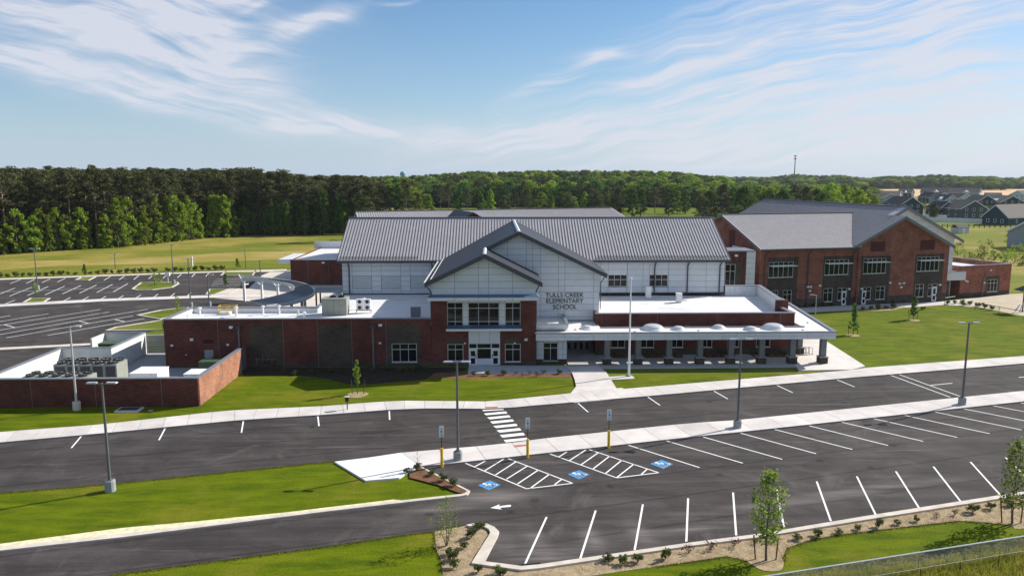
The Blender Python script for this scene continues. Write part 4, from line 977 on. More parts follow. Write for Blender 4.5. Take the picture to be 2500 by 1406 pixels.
for k, (x, y, r) in enumerate(((10.6, 84.3, .62), (18.06, 83.9, 1.15), (20.9, 83.6, .62), (25.7, 84.3, .62), (29.1, 83.3, .62), (31.9, 84.0, 1.15))):
    y += .3
    d = MB().lathe([(r * cos(a) if a < 1.57 else .01, .22 + r * .36 * sin(a)) for a in [i * pi / 2 / 8 for i in range(9)]], 24, (x, y, ZC)).build('skylight', MATS['skylight_dome'], CAN, smooth=True)
    MB().lathe([(r + .28, 0.0), (r + .22, .1), (r + .08, .14), (r + .02, .24), (r - .05, .24)], 24, (x, y, ZC + .001)).build('curb', LCAP, d)
for x, y in ((9.2, 84.1), (15.7, 82.7), (23, 83.2), (34.9, 83.3), (37.2, 87.5)):
    MB().lathe([(.14, 0), (.13, .05), (.05, .09)], 8, (x, y, ZC)).build('roof_drain', TRIM, CAN)
# ================================================================== CLASSROOM WING (own frame, turned 12 degrees)
A12 = R(12); OX, OY = 47.38, 119.08
uv_, vv_ = (cos(A12), sin(A12)), (-sin(A12), cos(A12))
def WG(px, py, off=0.):
    r = ray(px, py); o = (OX + vv_[0] * off, OY + vv_[1] * off)
    t = (o[0] * vv_[0] + o[1] * vv_[1]) / (r[0] * vv_[0] + r[1] * vv_[1]); x, y, z = r[0] * t, r[1] * t, H + r[2] * t
    return ((x - OX) * uv_[0] + (y - OY) * uv_[1], z)
def WR(x0, y0, x1, y1, off=0.):
    a, b = WG(x0, y1, off), WG(x1, y0, off); c = WG(x1, y1, off); d = WG(x0, y0, off)
    return (a[0] + d[0]) / 2, (b[0] + c[0]) / 2, (a[1] + c[1]) / 2, (b[1] + d[1]) / 2
WNG = thing('classroom_wing', 'two-storey red brick classroom wing with brown brick window bays and grey metal gables', 'school wing', (OX, OY, 0), A12)
VL, VG = .25, 0.
big = [WR(1876.6, 640, 1936.7, 677, VL), WR(2013.5, 634, 2071.7, 670.7, VL)]
bigG = [WR(2108, 631, 2163, 667.5, VG), WR(2239, 627, 2292.7, 661.6, VG)]
sm = [WR(1885, 709, 1899, 740, VL), WR(1911, 708.6, 1932.6, 740, VL), WR(2010, 704, 2032.5, 736.4, VL)]
smG = [WR(2138, 699, 2160, 730.5, VG), WR(2234, 694, 2255, 724.6, VG)]
un = [WR(2045, 703, 2055, 733, VL)]; dr = [WR(2055, 703, 2067, 742, VL)]
unG = [WR(2115, 701, 2126, 731, VG), WR(2265.5, 694, 2275, 723, VG)]; drG = [WR(2104, 702, 2115, 740, VG), WR(2275.5, 692.5, 2287.6, 731, VG)]
fl = lambda r: (r[0], r[1], 0.05, r[3])
dr = [fl(r) for r in dr]; drG = [fl(r) for r in drG]
zn = [(*WR(1873, 629, 1946, 760, VL)[:2], 0, WG(1873, 629, VL)[1], 1), (*WR(2007, 625, 2081, 760, VL)[:2], 0, WG(2040, 625, VL)[1], 1), (-6, 12.6, 0, 1.35, 1)]
znG = [(*WR(2099.5, 625, 2172, 760, VG)[:2], 0, WG(2130, 625, VG)[1], 1), (*WR(2230.5, 620, 2300, 760, VG)[:2], 0, WG(2260, 620, VG)[1], 1), (12.6, 30, 0, 1.35, 1)]
wall(WNG, VL, -5.3, 12.5, 0, 9.6, opens=big + sm + un + dr, zones=zn, mats=(WBRICK, DARKB))
GU, GZ, GS = 20.25, 14.25, .505
gr_ = lambda u: GZ - GS * abs(u - GU)
wall(WNG, VG, 12.5, 29.95, 0, 14.4, opens=bigG + smG + unG + drG, zones=znG, mats=(WBRICK, DARKB), poly=[(12.5, 0), (29.95, 0), (29.95, gr_(29.95)), (GU, GZ), (12.5, gr_(12.5))])
MB().box(12.4, 12.5, VG, VL, 0, 9.9).box(29.85, 29.95, .02, 3.0, 0, 9.3).build('wall', WBRICK, WNG)
for r in big: window(WNG, VL, r, 5, (0, .2, 1), label='wide five-bay upper window with projecting sunshade')
for r in bigG: window(WNG, VG, r, 5, (0, .2, 1), label='wide five-bay upper window with projecting sunshade')
for r in sm + un: window(WNG, VL, r, 2 if r[1] - r[0] > .9 else 1, (0, .32, 1))
for r in smG + unG: window(WNG, VG, r, 2 if r[1] - r[0] > .9 else 1, (0, .32, 1))
for V_, L_ in ((VL, dr), (VG, drG)):
    for r in L_:
        zt_ = r[3] - .55
        window(WNG, V_, (r[0], r[1], zt_, r[3]), 1, (0, 1), sill=False)
        door(WNG, V_ + .02, (r[0] + .04, r[1] - .04, .05, zt_ - .02), WHITE, panes=((.1, .5), (.6, .9)))
for r, V_ in [(r, VL) for r in big] + [(r, VG) for r in bigG]:
    zs2 = r[3] - (r[3] - r[2]) * .25
    mb = MB().box(r[0] + .05, r[1] + .1, V_ - 1.0, V_ - .93, zs2, zs2 + .12)
    for k in range(6): mb.box(r[0] + .05, r[1] + .1, V_ - .88 + k * .14, V_ - .84 + k * .14, zs2 + .02, zs2 + .08)
    for k in range(4): x = r[0] + .1 + (r[1] - r[0] - .2) * k / 3; mb.box(x - .03, x + .03, V_ - .93, V_ - .002, zs2 + .03, zs2 + .07)
    mb.build('sunshade', WHITE, WNG)
for px0, py0, px1, py1 in ((2126, 590, 2161, 614), (2247, 586, 2282, 610)):
    r = WR(px0, py0, px1, py1, VG); mb = MB().box(r[0], r[1], VG - .05, VG - .003, r[2], r[3])
    k = r[2] + .05
    while k < r[3] - .1: mb.box(r[0] + .04, r[1] - .04, VG - .09, VG - .051, k, k + .07); k += .16
    mb.build('louver', LOUV, WNG, label='maroon louvered vent high on the gable')
for px in (1963, 2007, 2172, 2230):
    V_ = VL if px < 2090 else VG; x = WG(px, 680, V_)[0]; MB().box(x - .02, x + .02, V_ - .006, V_ + .01, 0, 9.6 if px < 2090 else gr_(x) - .4).build('control_joint', GTRIM, WNG)
for px in (1865, 1971, 2079):
    x = WG(px, 680, VL)[0]; pipe(WNG, [(x + .5, VL - .5, 9.5), (x, VL - .12, 8.6), (x, VL - .12, .1)], .09, TRIM)
for px, py in ((1971, 700), (1978, 700), (1976, 710), (2001, 697), (2072, 705), (2195, 692), (2205, 691), (2199, 701), (2172, 690), (2103, 705), (2293.5, 695)):
    V_ = VL if px < 2090 else VG; x, z = WG(px, py, V_); MB().box(x - .16, x + .16, V_ - .25, V_ - .004, z - .14, z + .14).build('wall_light', WHITE, WNG)
# roofs
LE = -5.8
fq = [(LE, -.45, 9.66), (12.0, -.45, 9.66), (21.6, 12.4, 14.45), (LE, 12.4, 14.45)]
mbr = MB()
mbr.add([p for p in fq] + [(p[0], p[1], p[2] - .28) for p in fq], [(0, 1, 2, 3), (7, 6, 5, 4), (0, 4, 5, 1), (2, 6, 7, 3), (3, 7, 4, 0)])
mbr.build('roof_slope', ROOF, WNG, label='pale ribbed roof slope over the brick front of the wing')
mbs = MB(); sl = (14.45 - 9.66) / 12.85; u = LE + .42
while u < 21.4:
    v0 = -.45 if u <= 12 else -.45 + (u - 12) * 12.85 / 9.6
    p, q = Vector((u, v0, 9.66 + (v0 + .45) * sl)), Vector((u, 12.4, 14.45))
    if (q - p).length > .3: mbs.add([r + Vector((k * .022, 0, j)) for r in (p, q) for k, j in ((-1, .003), (1, .003), (1, .055), (-1, .055))], [(0, 1, 2, 3), (1, 5, 6, 2), (2, 6, 7, 3), (3, 7, 4, 0)])
    u += .42
mbs.build('roof_seams', SEAM, WNG, kind='stuff')
MB().slab([(LE, 25.2, 9.66), (22, 25.2, 9.66), (22, 12.4, 14.45), (LE, 12.4, 14.45)], .25).build('roof_slope', ROOF, WNG, label='rear slope of the wing roof')
MB().bar((LE, 12.4, 14.5), (21.4, 12.4, 14.5), .35, .12).build('ridge_cap', GTRIM, WNG)
MB().bar((12.05, -.5, 9.72), (21.6, 12.4, 14.56), .6, .2).build('valley_flashing', LCAP, WNG)
MB().bar((LE, -.55, 9.45), (12.2, -.55, 9.45), .2, .26).build('gutter', TRIM, WNG)
# cross gable: left slope is one big plane
GE = 11.3; VF, VF2 = -.7, 3.0
zl = lambda u: GZ + .25 - GS * (GU - u)
SU, SZ = 23.0, zl(23.0)
q1 = [(GE, VF, zl(GE)), (GU, VF, zl(GU)), (GU, 44, zl(GU)), (GE, 44, zl(GE))]
MB().slab([(GE, VF, zl(GE)), (GU, VF, zl(GU)), (GU, VF2 + .5, zl(GU)), (GE, VF2 + .5, zl(GE))], .28).slab([(GE, VF2 + .501, zl(GE)), (SU, VF2 + .501, SZ), (SU, 46, SZ), (GE, 46, zl(GE))], .28).build('roof_slope', ROOF, WNG, label='long shaded left slope of the cross gable')
mbs = MB(); v = VF + .3
while v < 46:
    ua, ub = (GE, GU if v < VF2 + .5 else SU)
    p, q = Vector((ua, v, zl(ua))), Vector((ub, v, zl(ub)))
    mbs.add([r + Vector((0, k * .022, j)) for r in (p, q) for k, j in ((-1, .003), (1, .003), (1, .055), (-1, .055))], [(0, 1, 2, 3), (1, 5, 6, 2), (2, 6, 7, 3), (3, 7, 4, 0)]); v += .42
mbs.build('roof_seams', SEAM, WNG, kind='stuff')
RE = 30.3
MB().slab([(GU, VF, zl(GU)), (RE, VF, zl(GU) - GS * (RE - GU)), (RE, VF2 + .2, zl(GU) - GS * (RE - GU)), (GU, VF2 + .2, zl(GU))], .25).build('roof_slope', ROOF, WNG, label='right slope of the brick gable')
RE2 = 34.6
MB().slab([(SU, VF2 - .9, SZ), (RE2, VF2 - .9, SZ - GS * (RE2 - SU)), (RE2, 46, SZ - GS * (RE2 - SU)), (SU, 46, SZ)], .3).build('roof_slope', ROOF, WNG, label='right slope of the rear white gable')
MB().slab([(GU - 1.2, VF2 - .9, zl(GU - 1.2)), (SU, VF2 - .9, SZ), (SU, VF2 + .5, SZ), (GU - 1.2, VF2 + .5, zl(GU - 1.2))], .3).build('roof_slope', ROOF, WNG, label='projecting eave of the rear white gable')
def wbarge(y, pts, h, mat=GTRIM):
    mb = MB()
    for (a, b) in zip(pts[:-1], pts[1:]): mb.add([(a[0], y, a[1]), (b[0], y, b[1]), (b[0], y, b[1] - h), (a[0], y, a[1] - h), (a[0], y + .14, a[1]), (b[0], y + .14, b[1]), (b[0], y + .14, b[1] - h), (a[0], y + .14, a[1] - h)], [(0, 3, 2, 1), (4, 5, 6, 7), (0, 1, 5, 4), (3, 7, 6, 2), (0, 4, 7, 3), (1, 2, 6, 5)])
    mb.build('barge_board', mat, WNG)
wbarge(VF - .14, [(GE, zl(GE) + .03), (GU, zl(GU) + .03), (RE + .05, zl(GU) - GS * (RE - GU) + .03)], .5)
wbarge(VF2 - 1.04, [(GU - 1.2, zl(GU - 1.2) + .03), (SU, SZ + .03), (RE2 + .05, SZ - GS * (RE2 - SU) + .03)], .5)
MB().bar((SU, VF2 - .9, SZ + .06), (SU, 46, SZ + .06), .35, .12).build('ridge_cap', GTRIM, WNG)
wz = lambda u: SZ - .3 - GS * abs(u - SU)
cladding(WNG, VF2, [(29.9, 3.9), (33.6, 3.9), (33.6, wz(33.6)), (29.9, wz(29.9))], [29.9, 33.6], [3.9, 4.9, 5.9, 6.9, 7.9, 8.9, 9.9, 12.5])
cladding(WNG, VF2, [(17.5, 9.5), (29.9, 9.5), (29.9, wz(29.9)), (SU, wz(SU)), (17.5, wz(17.5))], [17.5, 19, 20.5, 22, 23.5, 25, 26.5, 28, 29.9], [9.4, 10.4, 11.4, 12.4, 13.4, 16])
MB().box(33.5, 33.6, VF2 + .05, 44, 0, 10.0).build('side_wall', PANEL, WNG)
# left gable end of the wing, seen past the hall roof
gl = MB().add([(-5.3, VL + .01, 0), (-5.3, 24.6, 0), (-5.3, 24.6, 9.7), (-5.3, 12.4, 14.3), (-5.3, VL + .01, 9.7)], [(0, 1, 2, 3, 4)]); gl.build('gable_wall', WBRICK, WNG)
mb = MB().add([(LE - .04, -.45, 9.72), (LE - .04, 12.4, 14.52), (LE - .04, 12.4, 14.1), (LE - .04, -.45, 9.25), (LE - .04, 25.2, 9.72), (LE - .04, 25.2, 9.25)], [(0, 1, 2, 3), (1, 4, 5, 2)]); mb.build('barge_board', GTRIM, WNG)
MB().box(-5.36, -5.31, 8.3, 10.2, 9.2, 12.0).build('louver', LOUV, WNG, label='maroon vent in the left gable end')
# right flat-roofed block
EB = thing('end_block', 'single-storey flat-roofed brick block at the right end of the classroom wing', 'annex', (OX, OY, 0), A12)
ex = [(34.8, 2.2), (46.9, 3.6)]
ang = math.atan2(1.4, 12.1)
EB.location = (OX + uv_[0] * 34.8 + vv_[0] * 2.2, OY + uv_[1] * 34.8 + vv_[1] * 2.2, 0); EB.rotation_euler = (0, 0, A12 + ang)
ew = (6.6, 9.1, .7, 2.9)
wall(EB, 0, 0, 12.2, 0, 5.5, opens=[ew], zones=[(0, 12.2, 0, .8, 1), (6.2, 9.5, 0, 3.5, 1)], mats=(WBRICK, DARKB)); window(EB, 0, ew, 3, (0, .3, 1))
MB().box(0, .25, .01, 15, 0, 5.5).box(11.95, 12.2, .01, 15, 0, 5.5).box(.25, 11.95, 14.75, 15, 0, 5.5).build('wall', WBRICK, EB)
MB().box(.25, 11.95, .2, 14.75, 4.5, 4.7).build('flat_roof', MEMB, EB)
MB().box(.26, .35, .3, 14.7, 4.7, 5.48).box(.35, 11.9, 14.65, 14.74, 4.7, 5.48).build('parapet_lining', LCAP, EB)
MB().box(-.06, 12.26, -.06, .3, 5.5, 5.58).box(-.06, .35, .302, 15, 5.5, 5.578).box(11.9, 12.26, .302, 15.05, 5.5, 5.577).box(.352, 11.898, 14.6, 15.05, 5.5, 5.576).build('parapet_cap', CAPM, EB)
pipe(EB, [(5.9, -.12, 4.6), (5.9, -.12, 3.4), (5.3, -.12, 2.9), (5.3, -.12, .05)], .08, GTRIM)
for x, z in ((1.2, 3.0), (1.6, 2.8), (7.0, 4.6), (5.7, 2.4)): MB().box(x - .14, x + .14, -.22, -.004, z - .12, z + .12).build('wall_light', WHITE, EB)
MB().box(30.0, 34.9, 1.2, 1.35, 3.3, 4.7).build('link_fascia', PANEL, WNG); MB().box(30.0, 34.9, 1.35, 12, 4.3, 4.6).build('link_roof', MEMB, WNG)
MB().box(30.0, 34.9, 1.15, 1.4, 4.71, 4.8).build('link_cap', CAPM, WNG)
wall(WNG, 6.0, 29.9, 35.0, 0, 4.3, opens=[(30.6, 31.9, 0.05, 2.7)], mats=(DARKB,)); door(WNG, 6.0, (30.6, 31.9, .05, 2.7), GTRIM)

# ------------------------------------------------------------------ rear building with ribbed roof
RB = thing('rear_building', 'rear school block seen only as a long ribbed grey roof behind the main roof ridge', 'building')
p, q = Vector((-27.4, 151.8)), Vector((26.4, 170.2)); d = (q - p).normalized(); nn = Vector((d.y, -d.x))
f4 = [(*(p + nn * 11), 8.2), (*(q + nn * 11 + d * 5), 8.2), (*q, 14.0), (*p, 14.0)]
MB().slab(f4, .3).build('roof_slope', ROOF, RB); seams(RB, f4, .5)
b4 = [(*(p - nn * 11), 8.2), (*(q - nn * 11), 8.2), (*q, 14.0), (*p, 14.0)]; MB().slab(b4, .3).build('roof_slope', ROOF, RB)
MB().bar((*p, 14.05), (*q, 14.05), .35, .14).build('ridge_cap', GTRIM, RB)
MB().prism([(p + nn * 10)[:], (q + nn * 10)[:], (q - nn * 10)[:], (p - nn * 10)[:]], 0, 8.0).build('wall', BRICK, RB)
MB().add([(*p, 13.8), (*(p + nn * 10), 8), (*(p - nn * 10), 8)], [(0, 1, 2)]).add([(*q, 13.8), (*(q + nn * 10), 8), (*(q - nn * 10), 8)], [(0, 1, 2)]).build('gable_wall', BRICK, RB)
# cross gable on it
c0 = Vector(G(1185, 511, 14.2)); c0 = p.lerp(q, .36)
e1, e2 = c0 + nn * 13, c0 - nn * 2
g1 = [(*(e1 - d * 8), 9.6), (*e1, 14.1), (*(e2), 14.1), (*(e2 - d * 8), 9.6)]; g2 = [(*(e1 + d * 8), 9.6), (*e1, 14.1), (*(e2), 14.1), (*(e2 + d * 8), 9.6)]
MB().slab(g1, .25).slab(g2, .25).build('cross_gable_roof', DARKR, RB)
MB().add([(*(e1 - d * 7 - nn * .5), 9.5), (*(e1 - nn * .5), 13.6), (*(e1 + d * 7 - nn * .5), 9.5)], [(0, 1, 2)]).build('gable_wall', BRICK, RB)
# rear-left annex
AN = thing('brick_annex', 'flat-roofed red brick annex behind the left end of the main hall', 'annex')
wall(AN, 146.5, -39.3, -21, 0, 5.0, zones=[(-40, -20, 0, .6, 1)], mats=(BRICK, DARKB))
MB().box(-39.3, -39.0, 146.51, 172, 0, 5.0).build('wall', BRICK, AN)
MB().box(-39.0, -21, 146.6, 172, 4.6, 4.85).build('flat_roof', MEMB, AN)
MB().box(-41.6, -39.31, 146.4, 158, 4.3, 5.1).build('side_canopy', LCAP, AN)
MB().box(-39.4, -21, 146.4, 146.7, 5.0, 5.12).build('parapet_cap', LCAP, AN); MB().box(-40.5, -21, 171.7, 172, 4.85, 6.4).build('parapet_wall', LCAP, AN)
pipe(AN, [(-31.9, 146.35, 0), (-31.9, 146.35, 4.2)], .12, TRIM); MB().box(-32.15, -31.65, 146.1, 146.49, 4.2, 4.5).build('rainwater_head', TRIM, AN); MB().box(-33.2, -32.7, 146.2, 146.49, 4.3, 4.6).build('wall_light', WHITE, AN)
MB().box(-36.0, -35.95, 146.48, 146.495, .6, 5.0).build('control_joint', GTRIM, AN)

# ------------------------------------------------------------------ curved bus canopy
BC = thing('bus_canopy', 'curved blue-grey ribbed canopy sweeping round the bus loop', 'canopy')
outer = [(583, 675), (620, 676), (660, 679), (700, 684), (735, 690), (757, 698), (767, 709), (764, 717), (748, 726), (715, 737), (680, 742), (650, 746)]
inner = [(588, 679), (620, 679.5), (650, 682.5), (675, 685.5), (698, 690), (714, 696), (720, 703), (716, 709), (703, 714), (675, 722), (645, 729), (611, 734)]
ZO, ZI = 4.3, 4.0
Po = [Vector((*G(*a, ZO), ZO)) for a in outer]; Pi = [Vector((*G(*a, ZI), ZI)) for a in inner]
def sub(P, k=6):
    out = []
    for i in range(len(P) - 1):
        p0, p1, p2, p3 = P[max(i - 1, 0)], P[i], P[i + 1], P[min(i + 2, len(P) - 1)]
        for j in range(k):
            t_ = j / k; out.append(.5 * ((2 * p1) + (p2 - p0) * t_ + (2 * p0 - 5 * p1 + 4 * p2 - p3) * t_ ** 2 + (3 * p1 - p0 - 3 * p2 + p3) * t_ ** 3))
    return out + [P[-1]]
So, Si = sub(Po), sub(Pi)
mb = MB(); vs = []; fsx = []
for a, b in zip(So, Si): vs += [a, b, a - Vector((0, 0, .25)), b - Vector((0, 0, .25))]
for i in range(len(So) - 1):
    k = 4 * i; fsx += [(k, k + 4, k + 5, k + 1), (k + 2, k + 3, k + 7, k + 6), (k, k + 2, k + 6, k + 4), (k + 1, k + 5, k + 7, k + 3)]
k = 4 * (len(So) - 1); fsx += [(0, 1, 3, 2), (k, k + 2, k + 3, k + 1)]
mb.add(vs, fsx).build('roof_deck', SOLAR, BC)
mb = MB()
for a, b in zip(So[1:-1], Si[1:-1]): mb.bar(a + Vector((0, 0, .04)), b + Vector((0, 0, .04)), .07, .08)
for t_ in (.25, .5, .75):
    for i in range(len(So) - 1): mb.bar(So[i].lerp(Si[i], t_) + Vector((0, 0, .02)), So[i + 1].lerp(Si[i + 1], t_) + Vector((0, 0, .02)), .05, .05)
mb.build('roof_ribs', GTRIM, BC, kind='stuff')
mb = MB()
for i in range(len(Si) - 1): mb.bar(Si[i] - Vector((0, 0, .2)), Si[i + 1] - Vector((0, 0, .2)), .14, .5)
mb.build('edge_beam', LCAP, BC)
mb = MB()
for i in range(len(So) - 1): mb.bar(So[i] - Vector((0, 0, .15)), So[i + 1] - Vector((0, 0, .15)), .14, .42)
mb.build('outer_fascia', LCAP, BC)
for i in range(2, len(So) - 4, 7):
    m_ = So[i].lerp(Si[i], .5); dd = (So[i] - Si[i]).normalized()
    c = MB().box(m_.x - .17, m_.x + .17, m_.y - .17, m_.y + .17, 0.05, 3.9).build('column', WHITE, BC)
    MB().bar((m_.x, m_.y, 2.9), tuple(m_ + dd * 1.3 - Vector((0, 0, .3))), .14, .14).bar((m_.x, m_.y, 2.9), tuple(m_ - dd * 1.3 - Vector((0, 0, .3))), .14, .14).build('brace', WHITE, c)
LC = thing('link_canopy', 'short straight white canopy joining the curved bus canopy to the main hall', 'canopy')
a0, a1 = G(768, 703, 4.2), G(838, 703, 4.2)
MB().box(a0[0], -20.9, a0[1] - 3, a0[1] + .5, 3.9, 4.15).build('roof_deck', LCAP, LC)
mb = MB()
for i in range(14): mb.box(a0[0] + .3 + i * .38, a0[0] + .42 + i * .38, a0[1] - 3, a0[1] + .5, 4.152, 4.24)
mb.build('roof_ribs', GTRIM, LC, kind='stuff')
for x in (a0[0] + .8, a0[0] + 3.6):
    for y in (a0[1] - 2.6, a0[1] + .1): MB().box(x - .1, x + .1, y - .1, y + .1, 0, 3.9).build('column', TRIM, LC)

# ------------------------------------------------------------------ screen-walled service yard
YD = thing('service_yard_wall', 'brick screen wall with pale block inner faces enclosing the chiller yard', 'wall')
ZE = 2.62
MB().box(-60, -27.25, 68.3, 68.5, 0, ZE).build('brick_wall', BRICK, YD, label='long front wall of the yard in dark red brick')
MB().box(-27.4, -27.2, 68.51, 80.2, 0, ZE).build('brick_wall', SUN_BRICK, YD, label='brick return wall coloured orange for the sunlight on it')
MB().box(-59.9, -27.41, 68.51, 68.62, 0, ZE - .01).box(-27.52, -27.41, 68.63, 80.1, 0, ZE - .01).box(-46.85, -46.6, 68.63, 81.2, 0, ZE).box(-46.59, -41.6, 81.0, 81.25, 0, ZE).box(-41.6, -41.35, 81.0, 89.2, 0, ZE).box(-46.2, -41.61, 89.0, 89.2, 0, ZE).box(-46.2, -46.0, 86, 88.99, 0, ZE).build('block_wall', BLOCK, YD)
MB().box(-60, -27.15, 68.22, 68.66, ZE, ZE + .09).box(-27.56, -27.15, 68.662, 80.28, ZE, ZE + .088).box(-46.92, -46.53, 68.662, 81.3, ZE, ZE + .087).box(-46.528, -41.3, 80.93, 81.3, ZE, ZE + .086).box(-41.66, -41.3, 81.302, 89.25, ZE, ZE + .085).box(-46.25, -41.662, 88.93, 89.25, ZE, ZE + .084).build('wall_cap', CAPM, YD)
for x in (-30.6, -36.6, -42.4): MB().box(x - .02, x + .02, 68.29, 68.3, 0, ZE).build('control_joint', GTRIM, YD)
MB().box(-27.2, -27.19, 74.5, 74.54, 0, ZE).build('control_joint', GTRIM, YD)
MB().sheet([(-46.6, 68.6), (-27.5, 68.6), (-27.5, 82.55), (-36.3, 82.55), (-36.3, 90.3), (-41.3, 90.3), (-41.3, 81), (-46.6, 81)], .022).build('yard_slab', GREYC, **structure)
gt = thing('yard_gate', 'grey sheet metal gate closing the yard beside the service door', 'gate')
MB().box(-27.5, -27.44, 80.3, 82.5, .1, 2.4).build('gate_leaf', GTRIM, gt); MB().box(-27.53, -27.41, 80.25, 80.33, 0, 2.45).box(-27.53, -27.41, 81.4, 81.48, 0, 2.45).build('gate_post', POLE, gt)
g2 = thing('slatted_gate', 'grey slatted gate between the block wall and the brick service wing', 'gate')
mb = MB()
for i in range(10):
    MB().box(-41.2, -36.6, 89.02, 89.06, .2 + i * .21, .37 + i * .21).build('gate_slat', GREYC, g2)
MB().box(-41.25, -36.5, 88.98, 89.1, 2.3, 2.42).box(-41.25, -41.15, 88.98, 89.1, 0, 2.3).box(-36.6, -36.5, 88.98, 89.1, 0, 2.3).build('gate_frame', LCAP, g2)


def chiller(x0, x1, y0, y1, label, rows=2, n=5):
    t_ = thing('chiller', label, 'chiller', group='air-cooled chillers in the walled yard')
    MB().box(x0, x1, y0, y1, .25, 2.3).build('cabinet', UNIT, t_); MB().box(x0 + .1, x1 - .1, y0 + .1, y1 - .1, .03, .248).build('base_rail', TRIM, t_)
    for k in range(n):
        w_ = (x1 - x0) / n; MB().box(x0 + k * w_ + .15, x0 + (k + 1) * w_ - .15, y0 - .03, y0 - .002, .6, 2.1).build('grille', TRIM, t_)
        for r in range(rows):
            yy = y0 + (r + .5) * (y1 - y0) / rows; xx = x0 + (k + .5) * w_; rad = min(w_, (y1 - y0) / rows) * .44
            f_ = MB().lathe([(rad, 0), (rad, .22), (rad - .06, .22), (rad - .06, .05)], 14, (xx, yy, 2.302)).build('fan_shroud', BLACK, t_)
            mb = MB()
            for a in range(4): mb.bar((xx, yy, 2.44), (xx + (rad - .1) * cos(a * pi / 2 + k), yy + (rad - .1) * sin(a * pi / 2 + k), 2.44), .16, .02)
            mb.build('fan_blades', UNIT, f_)
chiller(-44.2, -37.95, 75.1, 77.4, 'larger air-cooled chiller with round roof fans at the back of the yard')
chiller(-44.4, -38.3, 70.2, 72.0, 'lower air-cooled chiller close behind the front yard wall')
def boxunit(name, label, cat, x, y, w, d_, h, mat, z=.03, detail=None):
    t_ = thing(name, label, cat, (x, y, z))
    MB().box(-w / 2, w / 2, -d_ / 2, d_ / 2, .1, h).build('cabinet', mat, t_)
    MB().box(-w / 2 + .05, w / 2 - .05, -d_ / 2 + .05, d_ / 2 - .05, 0, .099).build('base', GREYC, t_)
    MB().box(-w / 2 - .04, w / 2 + .04, -d_ / 2 - .04, d_ / 2 + .04, h + .002, h + .06).build('lid', mat, t_)
    return t_
boxunit('transformer', 'olive green transformer cabinet beside the yard return wall', 'cabinet', -30.3, 79.6, 1.9, 1.5, 1.5, GREENB)
boxunit('generator_box', 'white metal box behind the front yard wall', 'cabinet', -33.5, 72.5, 2.6, 2.6, 2.3, WHITE)
boxunit('generator_box', 'smaller white box in the front corner of the yard', 'cabinet', -28.9, 72.2, 1.6, 2.0, 2.2, WHITE)
boxunit('dumpster', 'dark green dumpster behind the block wall', 'dumpster', -44.0, 86.5, 2.4, 1.6, 2.0, GREENB)
# ------------------------------------------------------------------ roof equipment
rt = boxunit('rooftop_unit', 'large olive rooftop air handler standing on the white service roof', 'air conditioner', -18.75, 89.0, 2.9, 1.9, 1.95, UNIT, 4.8)
for k in range(3): MB().box(-1.4 + k * .7, -.75 + k * .7, -.985, -.955, .3, 1.8).build('access_panel', UNIT, rt)
for k in range(2): MB().lathe([(.4, 0), (.4, .2), (.34, .2), (.34, .02)], 12, (-.3 + k * .95, .1, 2.012)).build('fan_shroud', BLACK, rt)
boxunit('rooftop_unit', 'small grey condenser on stand near the entrance tower roof edge', 'air conditioner', -9.1, 86.9, 1.1, .7, 1.05, GTRIM, 4.85)
t_ = thing('condenser_pair', 'pair of small white fan condensers on a roof frame', 'air conditioner', (-15.6, 89.8, 4.82))
for x in (-.45, .45):
    for zz in (.35, 1.05):
        c = MB().box(x - .38, x + .38, -.2, .2, zz, zz + .6).build('condenser', WHITE, t_); MB().lathe([(.22, 0), (.2, .02)], 10, (0, 0, 0)).build('fan', BLACK, c, location=(x, -.21, zz + .3), rotation_euler=(pi / 2, 0, 0))
MB().box(-.95, .95, -.15, .15, .25, .32).box(-.9, -.85, -.1, .1, 0, .25).box(.85, .9, -.1, .1, 0, .25).build('frame', POLE, t_)
for i, (x, y, h_, lab) in enumerate(((-34.6, 88.6, .8, 'leftmost capped white vent on the service roof'), (-30.0, 87.6, 1.0, 'slim white vent left of the two capped vents'), (-27.3, 88.9, .9, 'left one of two capped round vents'), (-25.4, 88.9, .95, 'right one of two capped round vents'), (-23.0, 88.2, .7, 'thin white pipe vent near the roof edge'), (-22.0, 87.0, .5, 'low bent vent beside the large air handler'), (-17.0 + 1.0, 92.5, 1.2, 'tall thin pipe vent behind the fan condensers'))):
    v = thing('roof_vent', lab, 'vent', (x, y, 4.8), group='vents on the white service roof')
    MB().lathe([(.28, 0), (.12, .1), (.11, h_)], 10).build('pipe', WHITE, v)
    if i != 4: MB().lathe([(.26, h_ + .02), (.26, h_ + .1), (.05, h_ + .2)], 10).build('cap', LCAP, v)
for x, y, h_, lab in ((21.0, 101.5, 1.6, 'grey louvred vent against the white hall wall'), (24.4, 98.2, 1.2, 'white box vent standing free on the flat roof')):
    boxunit('roof_vent', lab, 'vent', x, y, .7, .7, h_, LCAP, 4.5)
ca = thing('roof_ladder_cage', 'yellow guard rail round the roof hatch on the service roof', 'railing', (-31.5, 89.2, 4.8))
mb = MB()
for z in (.5, 1.05):
    for p_, q_ in (((-1, -.4), (1, -.4)), ((1, -.4), (1, .4)), ((-1, .4), (1, .4)), ((-1, -.4), (-1, .4))): mb.tube((*p_, z), (*q_, z), .03)
for x in (-1, 0, 1):
    for y in (-.4, .4): mb.tube((x, y, 0), (x, y, 1.05), .03)
mb.build('rail', YELL, ca); MB().box(-.9, .3, -.35, .35, 0, .35).build('hatch', WHITE, ca)


